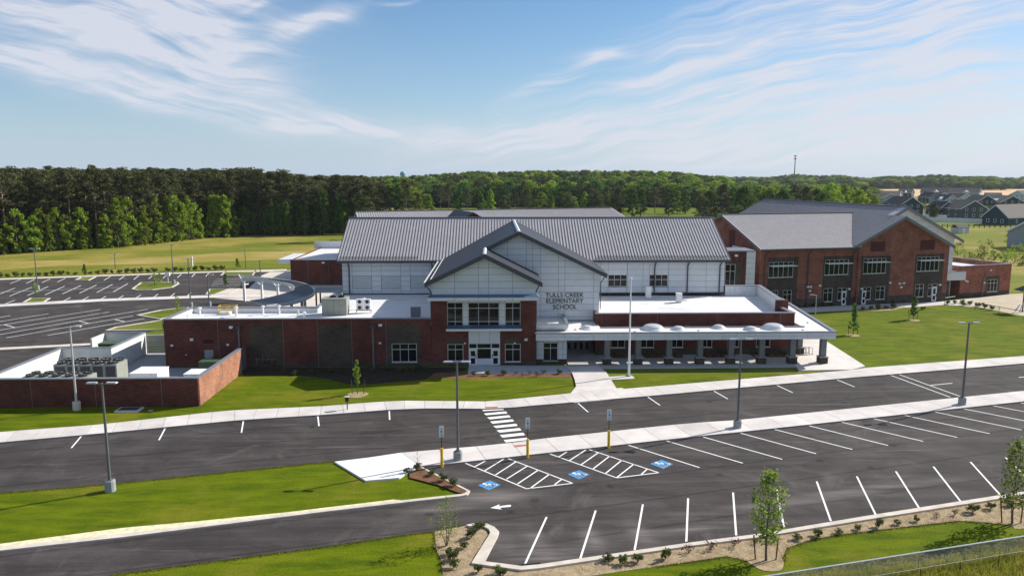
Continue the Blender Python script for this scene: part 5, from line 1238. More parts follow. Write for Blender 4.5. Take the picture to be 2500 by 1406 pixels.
# ------------------------------------------------------------------ lamps, signs, poles
def lamp(px, py, h, label, double=True, heads_dir=0., group='lamp posts around the car parks', base=True, mat=POLE, sc=1., hb=.75):
    x, y = G(px, py)
    t_ = thing('street_lamp', label, 'street lamp', (x, y, 0), heads_dir, group)
    z0 = 0.
    if base: MB().lathe([(.34, 0), (.34, hb), (.31, hb + .03)], 14).build('concrete_base', GREYC if mat is POLE else CURB, t_); z0 = hb + .032
    mb = MB().tube((0, 0, z0), (0, 0, h), .11 * sc, .07 * sc, 8)
    if base: mb.box(-.2, .2, -.2, .2, z0, z0 + .05)
    mb.build('pole', mat, t_)
    for s_ in ((-1, 1) if double else (-1,)):
        MB().tube((0, 0, h - .1), (s_ * .35, 0, h - .03), .04, n=6).build('arm', mat, t_)
        MB().add([(s_ * .33, -.13, h - .04), (s_ * 1.0, -.17, h - .02), (s_ * 1.0, .17, h - .02), (s_ * .33, .13, h - .04), (s_ * .33, -.11, h + .06), (s_ * .95, -.13, h + .05), (s_ * .95, .13, h + .05), (s_ * .33, .11, h + .06)], [(0, 1, 2, 3), (4, 7, 6, 5), (0, 4, 5, 1), (1, 5, 6, 2), (2, 6, 7, 3), (3, 7, 4, 0)]).build('lamp_head', LAMPH, t_)
    return t_
lamp(270, 1198, 7.5, 'double-headed lamp post on the long grass island, nearest at left')
lamp(188, 1000, 7.7, 'single-headed lamp post against the yard wall', False, R(180), mat=POLEL)
lamp(1118, 1126, 7.6, 'double-headed lamp post beside the crosswalk at the median end', mat=POLE)
lamp(1800, 1047, 7.7, 'double-headed lamp post on the median in front of the entrance canopy')
lamp(2348, 990, 7.8, 'double-headed lamp post on the median at the right')
lamp(1990, 782, 3.8, 'short single-headed path lamp on the lawn beside the wing', False, R(0), base=False, sc=.8, mat=POLEL)
lamp(92, 707, 7.7, 'tall double-headed lamp post at the far left of the rear car park')
lamp(424, 693, 7.7, 'tall double-headed lamp post on the teardrop island of the rear car park')
lamp(466, 750, 7.9, 'double-headed dark lamp post on the rear walk, left of the curved canopy')
lamp(511, 748, 5.2, 'shorter dark lamp post close left of the curved canopy', False, R(180))
lamp(600, 655, 4.4, 'short dark lamp on the verge behind the rear car park, right one', False, base=False)
lamp(282, 656, 3.4, 'short dark lamp on the verge behind the rear car park, left one', True, base=False)
lamp(636, 680, 3.8, 'slim lamp beside the annex path', False, base=False)
fx, fy = G(1535, 920)
fp = thing('flagpole', 'tall white flagpole with gold ball on a concrete pad before the canopy', 'flagpole', (fx, fy, 0))
MB().tube((0, 0, .1), (0, 0, 10.3), .13, .06, 12).build('pole', WHITE, fp); MB().lathe([(.01, 0), (.12, .06), (.15, .15), (.12, .24), (.01, .3)], 10, (0, 0, 10.3)).build('finial', LCAP, fp)
MB().lathe([(.3, .1), (.28, .16), (.14, .22)], 12).build('collar', GREYC, fp)
MB().prism(GP([(1484, 922), (1520, 919), (1543, 919), (1550, 924), (1540, 926), (1486, 929)]), 0, .09).build('flagpole_pad', CONC, **structure)


def hsign(px, py, label, h=4.0):
    x, y = G(px, py, .1)
    t_ = thing('parking_sign', label, 'sign', (x, y, 0), group='accessible parking signs on the median')
    MB().tube((0, 0, .02), (0, 0, 1.45), .11, n=12).build('bollard', YELL, t_)
    MB().tube((0, 0, 1.45), (0, 0, 3.0), .035, n=6).build('post', BLACK, t_)
    s_ = MB().box(-.17, .17, -.06, -.04, 2.3, 3.15).build('sign_panel', WHITE, t_)
    MB().box(-.07, .07, -.066, -.062, 2.62, 2.8).build('blue_symbol', BLUEP, s_)
    mb = MB()
    for z, w in ((2.95, .12), (2.88, .1), (2.5, .12), (2.43, .1), (2.37, .11)): mb.box(-w, w, -.066, -.062, z, z + .025)
    mb.build('print', plain('sign_green_%d' % int(px), (.05, .25, .15), .6), s_)
hsign(1079, 1137, 'left accessible parking sign, beside the lamp post at the median end')
hsign(1288, 1114, 'middle accessible parking sign, beside the red tactile strip of the crosswalk')
hsign(1486, 1091, 'right accessible parking sign, alone on the median right of the crosswalk')
x, y = G(848, 1000, .1)
pm = thing('pedestal_box', 'small black box on a short post at the edge of the near sidewalk', 'post box', (x, y, .14))
MB().tube((0, 0, 0), (0, 0, .75), .05, n=8).build('post', BLACK, pm); MB().box(-.16, .16, -.14, .14, .75, 1.15).build('box', BLACK, pm); MB().box(-.2, .2, -.18, .18, 1.152, 1.2).build('lid', CURB, pm)
x, y = G(1190 * 0 + (0 + 1465 / 3.5714), 640 + 200 / 3.5714)
kx, ky = G(411, 694)
ks = thing('info_post', 'white notice box on a post in the teardrop island', 'sign post', (kx, ky, .05))
MB().tube((0, 0, 0), (0, 0, 1.6), .07).build('post', WHITE, ks); MB().box(-.4, .4, -.2, .2, 1.6, 2.3).build('box', WHITE, ks)
sx, sy = G(469, 650)
s0 = thing('utility_marker', 'slim white marker post in the meadow behind the rear car park', 'post', (sx, sy, 0)); MB().box(-.2, .2, -.15, .15, 0, 2.3).build('post', WHITE, s0)
# drains
x, y = G(1295, 1382); gr = thing('storm_drain', 'dark slotted storm drain in the kerb of the near car park', 'drain', (x, y, .02), R(8))
MB().box(-.66, .66, -.24, .24, .0, .04).build('frame', TRIM, gr)
for i in range(13): MB().box(-.6 + i * .093, -.56 + i * .093, -.2, .2, .041, .09).build('bar', BLACK, gr)
x, y = G(316, 1002); dn = thing('inlet_box', 'flat concrete yard inlet with grey grate in the lawn below the yard wall', 'drain', (x, y, 0))
MB().box(-1.05, 1.05, -.62, .62, 0, .16).build('curb', CONC, dn); MB().box(-.85, .85, -.45, .45, .162, .19).build('grate', TRIM, dn)
x, y = G(368, 1003); MB().lathe([(.25, 0), (.24, .06), (.01, .07)], 12, (0, 0, 0)).build('manhole_cover', GREYC, None, location=(x, y, .01), label='small round concrete cover beside the yard inlet', cat='manhole cover')
# bike rack
x, y = G(1962, 866); bk = thing('bike_rack', 'grey metal bicycle rack beside the last canopy columns', 'bike rack', (x, y, .11), R(10))
for i in range(5):
    mb = MB().tube((-.8 + i * .4, -.5, 0), (-.8 + i * .4, -.5, .75), .03).tube((-.8 + i * .4, .3, 0), (-.8 + i * .4, .3, .75), .03).tube((-.8 + i * .4, -.5, .75), (-.8 + i * .4, .3, .75), .03); mb.build('hoop', POLE, bk)
MB().box(-1, 1, -.53, -.47, .02, .06).box(-1, 1, .27, .33, .02, .06).build('rail', POLE, bk)


# ------------------------------------------------------------------ fences
def chainfence(a, b, h, label, mesh=.22, post=3.0, name='chain_fence', railr=.045, mat=CHAIN, wires=True):
    a, b = Vector(a), Vector(b); L = (b - a).length; d = (b - a).normalized()
    t_ = thing(name, label, 'fence', (a.x, a.y, 0), math.atan2(d.y, d.x))
    n = max(1, int(L / post))
    for i in range(n + 1): MB().tube((L * i / n, 0, 0), (L * i / n, 0, h), .022 if mat in (CHAIN, POLEL) else .04, n=6).build('post', mat if mat is not POLEL else WOODM, t_)
    MB().tube((0, 0, h), (L, 0, h), railr, n=6).build('top_rail', LAMPH if mat is CHAIN else mat, t_)
    if wires:
        mb = MB(); k = int(L / mesh); m_ = h / mesh; w = .003
        for i in range(-int(m_) - 1, k):
            for sgn in (1, -1):
                x0_, z0_, x1_, z1_ = i * mesh, 0, i * mesh + h, h
                if sgn < 0: z0_, z1_ = h, 0
                if x0_ < 0: z0_ = z0_ + (0 - x0_) * sgn; x0_ = 0
                if x1_ > L: z1_ = z1_ - (x1_ - L) * sgn; x1_ = L
                if x1_ - x0_ < .05: continue
                mb.add([(x0_, -w, z0_), (x1_, -w, z1_), (x1_, w, z1_), (x0_, w, z0_), (x0_, 0, z0_ + w * 1.5), (x1_, 0, z1_ + w * 1.5)], [(0, 1, 5, 4), (4, 5, 2, 3)])
        mb.build('wire_mesh', mat, t_, kind='stuff')
    return t_
f0, f1 = Vector(G(1881, 1404, 1.25)), Vector(G(2500, 1308, 1.25)); dd = (f1 - f0).normalized()
chainfence(f0 - dd * 6, f1 + dd * 8, 1.25, 'galvanised chain-link fence with bright top rail across the bottom right corner', .13)
g0, g1 = Vector(G(2165, 1400, .9)), Vector(G(2500, 1344, .9)); dd = (g1 - g0).normalized()
chainfence(g0 - dd * 3, g1 + dd * 6, .9, 'low wire fence with dark posts in the tall grass', name='wire_fence', wires=False, post=2.4, railr=.010, mat=POLEL)
for a, b, lab in (((2306, 745), (2330, 741), 'low black gate posts at the yard by the end block'), ((2380, 757), (2500, 780), 'low black chain-link fence round the sandy yard')):
    chainfence(G(*a), G(*b), 1.2, lab, .3, 3.0, mat=BLACK, wires=True)
x, y = G(2496, 762); ps = thing('play_structure', 'green-roofed play structure post at the right edge', 'playground', (x, y, 0))
MB().tube((0, 0, 0), (0, 0, 3.4), .1, n=8).build('post', GREENB, ps); MB().add([(-1, -1.2, 3.4), (1.5, -1.2, 3.4), (1.5, 1.2, 3.4), (-1, 1.2, 3.4), (.2, 0, 4.3)], [(0, 1, 4), (1, 2, 4), (2, 3, 4), (3, 0, 4)]).build('roof', GREENB, ps); MB().tube((-.8, -.5, 0), (0, 0, 1.6), .08).tube((-1.5, -.4, .2), (-.8, -.4, 1.2), .1).build('slide_bar', LCAP, ps)

# ================================================================== NEIGHBOURHOOD
SHG = plain('dark_shingles', (.045, .043, .047), .9, var=.1, scale=1)
SHB = plain('brown_shingles', (.115, .10, .09), .9, var=.1, scale=1)
HC = {'navy': plain('navy_siding', (.022, .04, .075), .8), 'dark': plain('charcoal_siding', (.04, .045, .05), .8), 'grey': plain('grey_green_siding', (.075, .088, .088), .8), 'white': plain('white_siding', (.52, .54, .57), .8), 'pale': plain('pale_grey_siding', (.3, .33, .37), .8), 'teal': plain('teal_siding', (.028, .06, .09), .8)}


def house(px, py, W_, L_, yaw, hw_, hr, col, label, roof=SHG, porch=False, dormer=False, wins_=True, dist=None):
    x, y = G(px, py)
    if dist: k = dist / y; x, y = x * k, dist
    t_ = thing('house', label, 'house', (x, y, 0), R(yaw), 'houses beyond the school field')
    m_ = HC[col]; w2 = W_ / 2
    b = MB().box(-w2, w2, 0, L_, 0, hw_); b.add([(-w2, 0, hw_), (w2, 0, hw_), (0, 0, hr)], [(0, 1, 2)]).add([(-w2, L_, hw_), (w2, L_, hw_), (0, L_, hr)], [(0, 1, 2)])
    b.build('wall', m_, t_)
    o_ = .5; s_ = (hr - hw_) / w2
    for sg in (-1, 1): MB().slab([(sg * (w2 + o_), -o_, hw_ - s_ * o_ + .2), (sg * (w2 + o_), L_ + o_, hw_ - s_ * o_ + .2), (0, L_ + o_, hr + .2), (0, -o_, hr + .2)], .2).build('roof', roof, t_)
    mb = MB()
    for sg in (-1, 1):
        a, c = Vector((sg * (w2 + o_), -o_ - .04, hw_ - s_ * o_ + .08)), Vector((0, -o_ - .04, hr + .08))
        mb.add([a + Vector((0, 0, .14)), c + Vector((0, 0, .14)), c - Vector((0, 0, .34)), a - Vector((0, 0, .34))], [(0, 1, 2, 3)])
        mb.box(sg * (w2 + o_) - .06, sg * (w2 + o_) + .06, -o_, L_ + o_, hw_ - s_ * o_ - .1, hw_ - s_ * o_ + .12)
    mb.build('white_trim', WHITE, t_)
    if wins_:
        lv_ = [1.0] + ([3.9] if hw_ > 4.5 else [])
        for z in lv_:
            for x_ in (-w2 * .55, 0, w2 * .55):
                f_ = MB().box(x_ - .6, x_ + .6, -.08, -.005, z, z + 1.5).build('window', WHITE, t_); MB().box(x_ - .42, x_ + .42, -.1, -.082, z + .15, z + 1.35).build('pane', GLASS, f_)
            for sg in (-1, 1):
                for k in (.25, .6):
                    f_ = MB().box(min(sg * w2, sg * (w2 + .08)), max(sg * w2, sg * (w2 + .08)), L_ * k - .6, L_ * k + .6, z, z + 1.5).build('window', WHITE, t_)
                    MB().box(min(sg * (w2 + .082), sg * (w2 + .1)), max(sg * (w2 + .082), sg * (w2 + .1)), L_ * k - .42, L_ * k + .42, z + .15, z + 1.35).build('pane', GLASS, f_)
    if porch:
        MB().slab([(-w2 - 3, 1, 2.7), (-w2 - .1, 1, 3.5), (-w2 - .1, L_ * .7, 3.5), (-w2 - 3, L_ * .7, 2.7)], .2).build('porch_roof', roof, t_)
        for k in (1.3, L_ * .35, L_ * .67): MB().box(-w2 - 2.9, -w2 - 2.7, k - .1, k + .1, 0, 2.6).build('porch_post', WHITE, t_)
    if dormer:
        dz_ = hw_ + .3
        MB().add([(-w2 - .2, L_ * .3, hw_ - .4), (-w2 - .2, L_ * .6, hw_ - .4), (-w2 - .2, L_ * .45, hw_ + 2.2), (-w2 * .3, L_ * .45, hw_ + 2.2)], [(0, 1, 2), (0, 2, 3), (1, 3, 2)]).build('dormer', WHITE, t_)
    return t_
house(2376, 535, 13, 17, -2, 5.2, 9.0, 'grey', 'two-storey grey green house with white trimmed gable, centre of the front row')
house(2313, 531, 9, 13, -2, 4.6, 8.0, 'navy', 'navy blue house with small gable left of the grey green house', porch=True)
house(2224, 524, 13, 20, -2, 5.0, 9.6, 'navy', 'navy house rising just behind the wing ridge')
house(2428, 549, 11, 26, -64, 3.6, 8.6, 'teal', 'dark teal house with brown roof and white back porch, nearest at right', roof=SHB)
house(2408, 511, 12, 15, -2, 5.0, 8.8, 'dark', 'charcoal house behind and right of the grey green house')
house(2470, 512, 15, 17, -4, 4.6, 8.6, 'dark', 'wide charcoal gabled house at the right behind the teal house', dormer=True)
house(2357, 503, 14, 15, 8, 4.8, 8.8, 'white', 'white-sided house with broad gable in the middle row')
house(2322, 505, 10, 12, 7, 4.6, 8.0, 'white', 'smaller white house left of the broad white gable', dormer=True)
house(2302, 497, 12, 13, 3, 4.6, 8.2, 'pale', 'blue grey gabled house in the middle row')
house(2282, 496, 11, 13, 5, 4.6, 8.4, 'navy', 'narrow navy house left of the blue grey gable')
house(2145, 485, 16, 10, 52, 4.0, 8.4, 'dark', 'far house with twin white-edged front gables at the left of the row', dormer=True)
house(2198, 489, 17, 22, 54, 4.0, 8.0, 'pale', 'far grey house with long low brown roof', roof=SHB)
house(2228, 482, 16, 12, 52, 4.4, 8.6, 'dark', 'far charcoal house with one white-edged dormer', dormer=True)
house(2318, 480, 16, 26, 52, 4.4, 8.8, 'pale', 'far long grey house above the blue grey gable', dormer=True)
house(2392, 481, 17, 26, 52, 4.4, 8.8, 'pale', 'far long pale house towards the right of the far row', dormer=True)
house(2482, 492, 14, 24, -64, 5.0, 9.0, 'white', 'white house with dark roof at the right edge of the far row')
house(2172, 497, 14, 18, 7, 4.4, 7.6, 'pale', 'pale grey house half hidden behind the bright tree')
house(2444, 482, 9, 14, 52, 2.4, 4.4, 'pale', 'small low grey house at the field edge', wins_=False)
house(2521, 608, 15, 22, -66, 4.8, 9.2, 'pale', 'large grey house with plain wall cut by the right edge', roof=SHB, wins_=False)
x, y = G(2343, 569.5); sh = thing('garden_shed', 'small white shed with grey gabled roof alone on the field', 'shed', (x, y, 0), R(18))
MB().box(-2.6, 2.6, -1.6, 1.6, 0, 2.2).add([(2.6, -1.6, 2.2), (2.6, 1.6, 2.2), (2.6, 0, 3.1)], [(0, 1, 2)]).build('wall', HC['white'], sh)
MB().slab([(-2.8, -1.8, 2.1), (2.8, -1.8, 2.1), (2.8, 0, 3.2), (-2.8, 0, 3.2)], .1).slab([(-2.8, 1.8, 2.1), (2.8, 1.8, 2.1), (2.8, 0, 3.2), (-2.8, 0, 3.2)], .1).build('roof', SHG, sh); MB().box(-.6, .6, -1.66, -1.61, 0, 1.9).build('door', WHITE, sh)


def picket(a, b, h, label, mat, n):
    a, b = Vector(G(*a)), Vector(G(*b)); L = (b - a).length; d = (b - a).normalized()
    t_ = thing('board_fence', label, 'fence', (a.x, a.y, 0), math.atan2(d.y, d.x))
    for i in range(n):
        MB().box(L * i / n + .03, L * (i + 1) / n - .03, -.04, .04, .1, h).build('fence_panel', mat, t_)
        MB().box(L * i / n - .1, L * i / n + .029, -.08, .08, 0, h + .15).build('post', mat, t_)
picket((2262, 541), (2405, 545.5), 2.0, 'long white board fence along the house gardens', WHITE, 26)
picket((2255, 533.5), (2311, 536), 2.2, 'shorter white board fence enclosing the navy house garden', WHITE, 10)
bfence = thing('rail_fence', 'thin dark rail fence across the field below the white fence', 'fence')
A_, B_ = Vector(G(2300, 557)), Vector(G(2480, 556))
for i in range(15):
    p_ = A_.lerp(B_, i / 14); MB().box(p_.x - .12, p_.x + .12, p_.y - .12, p_.y + .12, 0, 1.5).build('post', BLACK, bfence)
MB().bar((*A_, 1.4), (*B_, 1.4), .06, .12).bar((*A_, .8), (*B_, .8), .06, .1).build('rail', BLACK, bfence)
# water tower and mast
x, y = G(984, 455); k = 1500 / y; x *= k
wt = thing('water_tower', 'distant pale blue water tower ball above the treeline', 'water tower', (x, 1500, 0))
MB().lathe([(2.2, 0), (1.6, 10), (1.6, 18), (4, 20), (5.6, 23.5), (5.6, 26), (4, 28.8), (1, 29.8), (.01, 29.9)], 20).build('tank', plain('tank_blue', (.10, .30, .36), .5), wt, smooth=True)
x = G(1938, 455)[0] / G(1938, 455)[1] * 1000
ms = thing('radio_mast', 'slim cell tower with antenna cluster on the horizon at right', 'mast', (x, 1000, 0))
MB().tube((0, 0, 0), (0, 0, 46), 1.0, .5, 8).build('pole', POLE, ms)
for z in (43.2, 47): MB().lathe([(1.6, 0), (1.6, 1.6), (.5, 1.7)], 10, (0, 0, z - .8)).build('antenna_ring', GREYC, ms)
# ================================================================== VEGETATION
def card(mb, p, s, rg, asp=1., up=.5):
    n = Vector((rg.gauss(0, 1), rg.gauss(0, 1), rg.gauss(0, 1) + up)).normalized(); a = n.orthogonal().normalized()
    th = rg.random() * 6.28; a = a * cos(th) + n.cross(a) * sin(th); b = n.cross(a)
    mb.add([p - a * s, p - b * s * asp * .55, p + a * s, p + b * s * asp * .55], [(0, 1, 2, 3)])


def clump(mb, c, r, n, s, rg, flat=1., asp=1.):
    for _ in range(n):
        d = Vector((rg.gauss(0, 1), rg.gauss(0, 1), rg.gauss(0, 1))).normalized() * (rg.random() ** .4) * r
        card(mb, Vector((c[0] + d.x, c[1] + d.y, c[2] + d.z * flat)), s * rg.uniform(.7, 1.3), rg, asp)


def pine(seed, h, r, low=.5, n=34, k=42, s=.42, tall=1.):
    rg = random.Random(seed); t_ = MB(); c_ = MB()
    lean = Vector((rg.uniform(-.02, .02), rg.uniform(-.02, .02), 1)) * h
    t_.tube((0, 0, 0), lean * .55, .24, .17, 7); t_.tube(lean * .55, lean * .97, .17, .04, 6)
    for i in range(n):
        f = low + (1 - low) * (i + rg.random()) / n; a = rg.random() * 6.28
        rr = r * (1.15 - ((f - low) / (1 - low)) ** 1.6) * rg.uniform(.3, 1.); z = f * h
        x, y = rr * cos(a), rr * sin(a); base = lean * (f - .05)
        t_.tube(base, (x, y, z), .06, .02, 4, cap=False)
        clump(c_, (x, y, z + .2), rg.uniform(.8, 1.35) * r / 3.2, k, s, rg, .5, .55)
    return c_, t_


def broad(seed, h, r, n=36, k=70, s=.32, low=.14, shape='oval', rb=.3):
    rg = random.Random(seed); t_ = MB(); c_ = MB()
    t_.tube((0, 0, 0), (0, 0, h * .35), .018 * h, .013 * h, 7); t_.tube((0, 0, h * .35), (rg.uniform(-.02, .02) * h, 0, h * .85), .013 * h, .004 * h, 6)
    for i in range(n):
        f = (i + rg.random()) / n; a = rg.random() * 6.28
        if shape == 'oval': pr = sqrt(max(.05, 1 - (2 * f - .95) ** 2))
        elif shape == 'cone': pr = 1.05 - f * .9
        else: pr = .95 - .6 * abs(f - .3)
        rr = r * pr * rg.random() ** .5; z = h * (low + (1 - low) * f * .97)
        x, y = rr * cos(a), rr * sin(a)
        t_.tube((0, 0, max(z - rr * .7, h * .12)), (x, y, z), .005 * h, .002 * h, 4, cap=False)
        clump(c_, (x, y, z), rg.uniform(.7, 1.3) * r * rb, k, s, rg, .8)
    return c_, t_


def proto(name, label, cat, ct, leaf, bark, loc=(0, 0, 0), group=None):
    t_ = thing(name, label, cat, loc, 0, group)
    ct[0].build('crown', leaf, t_); ct[1].build('trunk', bark, t_)
    return t_


def ground_at(px, D):                     # a place on the bearing of a photo column at distance D
    r = ray(px, YH + 40); k = D / r[1]; return (r[0] * k, r[1] * k)


ORD = ['', 'second', 'third', 'fourth', 'fifth', 'sixth', 'seventh', 'eighth', 'ninth', 'tenth', 'eleventh', 'twelfth', 'thirteenth', 'fourteenth', 'fifteenth', 'sixteenth', 'seventeenth', 'eighteenth', 'nineteenth', 'twentieth', 'twenty-first', 'twenty-second', 'twenty-third', 'twenty-fourth', 'twenty-fifth', 'twenty-sixth', 'twenty-seventh', 'twenty-eighth', 'twenty-ninth', 'thirtieth']
def nth(i, n, lab):
    return ('leftmost ' if i == 0 else 'rightmost ' if i == n - 1 else ORD[i] + ' from left, ') + lab


used = set()
def place(pr, i, x, y, sc, label, group, rz=None):
    sc = sc if isinstance(sc, tuple) else (sc, sc, sc)
    rz = rnd.random() * 6.28 if rz is None else rz
    if i not in used:
        used.add(i); pr.location = (x, y, 0); pr.rotation_euler = (0, 0, rz); pr.scale = sc; pr['label'] = label
        if group: pr['group'] = group
        KIDS.setdefault(pr.name, [(k, list(k.children)) for k in pr.children]); return pr
    return copy_thing(pr, (x, y, 0), rz, sc, label, group)


P_ = [proto('pine_tree', 'pine', 'pine tree', pine(s, 22, 3.4, lo, nn_, 44), NEEDLE, PBARK) for s, lo, nn_ in ((1, .38, 44), (2, .46, 38), (3, .3, 50), (4, .52, 34))]
B_T = [proto('broadleaf_tree', 'tree', 'tree', broad(s, 12, 3.6, 64, 46, .32, .03, sh_, rb=.2), LEAF_L, BARK) for s, sh_ in ((11, 'cone'), (12, 'oval'), (13, 'cone'))]
B_P = [proto('poplar_tree', 'tree', 'tree', broad(s, 17, 3.0, 44, 60, .38, .12, 'flat'), LEAF_N, BARK) for s in (21, 22)]
B_O = [proto('broadleaf_tree', 'tree', 'tree', broad(s, 16, 6.0, 60, 70, .42, .12, 'oval'), lf, BARK) for s, lf in ((31, LEAF_L), (32, LEAF_N), (33, LEAF_D))]
edge = [(-260, 655), (-120, 638), (0, 622), (150, 613), (300, 603), (430, 590), (520, 580), (620, 576), (760, 574.5), (900, 572)]
ep = [Vector(G(*q)) for q in edge]
seg = resample(ep, 6.3)
def bearing(v): return XC + F * math.tan(math.atan2(v.x, v.y) - YAW)
for i, v in enumerate(seg[:-1]):
    nx = seg[i + 1] - v; nn = Vector((-nx.y, nx.x)).normalized()
    if nn.dot(v) < 0: nn = -nn
    px = bearing(v)
    for row in range(4):
        if px > 560 and row < 2 and False: continue
        q = v + nn * (5 + row * 6.5 + rnd.uniform(-2, 2)) + nx * rnd.uniform(-.4, .4)
        d_ = q.length; hpx = 1889. / d_
        top = 415 if px < 600 else (415 + (px - 600) * .09 if px < 760 else 431)
        hmax = (21 + (430 - top) / hpx)
        j = rnd.randrange(4); place(P_[j], ('p', j), q.x, q.y, (rnd.uniform(1.05, 1.5), rnd.uniform(1.05, 1.5), hmax / 22 * rnd.uniform(.8, 1.03)), ['tall dark pine in the first row of the wood beyond the meadow', 'tall dark pine one row back from the edge of the wood', 'tall dark pine two rows back inside the wood', 'tall dark pine deep inside the wood, only its top showing'][row], 'pines at the edge of the wood, row %d' % (row + 1))
    if px < 565:
        for k_ in range(3):
            q = v + nn * (rnd.uniform(-.5, 3.5)) + nx * (k_ * .5 + rnd.uniform(-.2, .2)); j = rnd.randrange(3)
            s_ = rnd.choice([.42, .55, .68, .8, .95, 1.15])
            place(B_T[j], ('b', j), q.x, q.y, (s_ * .86, s_ * .86, s_ * 1.06), 'bright green young broadleaf tree in front of the dark pines', 'young trees along the wood edge')
    else:
        for k_ in range(2):
            q = v + nn * (rnd.uniform(-1, 3)) + nx * (k_ * .5 + rnd.uniform(-.2, .2)); j = rnd.randrange(2); s_ = rnd.uniform(.62, 1.02) * (1.0 if px > 690 else .8)
            place(B_P[j], ('q', j), q.x, q.y, (s_, s_, s_), 'tall slender green tree beside the pines, left of the school roof', 'slender trees left of the school roof')
# trees standing behind the school
back = [(905, 445, 'q'), (935, 452, 'p'), (962, 450, 'q'), (990, 440, 'p'), (1022, 470, 'b'), (1047, 474, 'b'), (1075, 452, 'p'), (1095, 448, 'p'), (1118, 458, 'q'), (1140, 462, 'p'), (1170, 457, 'q'), (1197, 462, 'b'), (1232, 478, 'o2'), (1258, 470, 'p'), (1283, 464, 'd'), (1322, 470, 'b'), (1345, 476, 'b'), (1388, 472, 'o2'), (1400, 480, 'b'), (1428, 468, 'b'), (1455, 462, 'o2'), (1482, 456, 'o2'), (1510, 460, 'o2'), (1545, 457, 'q'), (1565, 460, 'q'), (1600, 460, 'd'), (1634, 457, 'q'), (1655, 466, 'b'), (1675, 464, 'q'), (1735, 466, 'o1'), (1765, 452, 'd'), (1790, 458, 'o1'), (1820, 455, 'o1'), (1856, 457, 'o0'), (1885, 460, 'o0'), (1915, 465, 'o1'), (1938, 452, 'd'), (1968, 458, 'd'), (1995, 462, 'o1'), (2030, 450, 'o0'), (2062, 452, 'o0'), (2095, 464, 'o0'), (2125, 474, 'o0'), (2010, 470, 'o1'), (1715, 480, 'd'), (1890, 475, 'd')]
LB = {'q': 'slender bright green tree behind the school roofs', 'p': 'dark pine behind the school roofs', 'b': 'pale green young tree behind the school roofs', 'o2': 'dull olive spreading tree behind the school roofs', 'd': 'dark rounded pine behind the school roofs', 'o1': 'dense mid green tree behind the wing', 'o0': 'large bright green tree behind the wing roof'}
back.sort(); cnt = {}
for px, top, kd in back:
    D_ = 395 + rnd.uniform(-25, 35) if px < 1700 else 325 + rnd.uniform(-12, 40)
    if px < 1000: D_ = 300
    x, y = ground_at(px, D_); h_ = 21 - (top - 430) * D_ / 1889.
    if kd in ('p', 'd'): j = rnd.randrange(4) if kd == 'p' else 2; pr, key, b0, w = P_[j], ('p', j), 22, 1.15 if kd == 'p' else 1.7
    elif kd == 'b': j = rnd.randrange(3); pr, key, b0, w = B_T[j], ('b', j), 12, 1.25
    elif kd == 'q': j = rnd.randrange(2); pr, key, b0, w = B_P[j], ('q', j), 17, 1.25
    else: j = int(kd[1]); pr, key, b0, w = B_O[j], ('o', j), 16, 1.0 if px > 1700 else .85
    zsc = h_ / b0; place(pr, key, x, y, (w * (zsc ** .3) * (.9 if kd != 'd' else .9), w * (zsc ** .3) * .9, zsc), nth(cnt.setdefault(kd, 0), sum(1 for b_ in back if b_[2] == kd), LB[kd]), LB[kd].replace('tree ', 'trees ').replace('pine ', 'pines ')); cnt[kd] += 1
for px, D_, h_, j, lab in ((2203, 395, 6, 2, 'small green tree beside the navy house'), (2285, 372, 7.5, 2, 'slim garden tree in front of the navy house'), (2415, 385, 6, 1, 'bush between the grey green and teal houses'), (2260, 480, 5, 1, 'small tree among the middle row of houses')):
    x, y = ground_at(px, D_); pr = B_O[j] if j == 2 else B_T[j]; place(pr, ('o', 2) if j == 2 else ('b', 1), x, y, h_ / (16 if j == 2 else 12), lab, None)
FT = [proto('field_bush', 'b', 'bush', broad(s, 3, 1.5, 14, 22, .16, .02, 'oval', .4), LEAF_L, BARK) for s in (41, 42)]
for px, py, h_, lab in ((2337, 622, 4.2, 'small round tree in the scrub above the end block'), (2402, 628, 5.5, 'thin yellow green tree in the scrub above the end block'), (2427, 634, 3, 'low dark bush right of the thin yellow green tree in the scrub'), (2455, 640, 4, 'leafy bush above the end block roof'), (2480, 630, 4.5, 'bright bush by the right edge of the field'), (2495, 648, 3, 'last bush at the right edge of the scrub'), (2478, 603, 6.5, 'dark conifer against the pale house wall')):
    x, y = G(px, py); j = rnd.randrange(2); place(FT[j], ('f', j), x, y, h_ / 3 * .8, lab, None)
# scrub
sc_ = MB(); rg = random.Random(5)
for _ in range(90):
    px, py = rg.uniform(2325, 2600), rg.uniform(618, 660); x, y = G(px, py); clump(sc_, (x, y, .4), rg.uniform(.5, 1.2), 14, .25, rg, .6)
sc_.build('scrub', LEAF_D, None, kind='stuff')
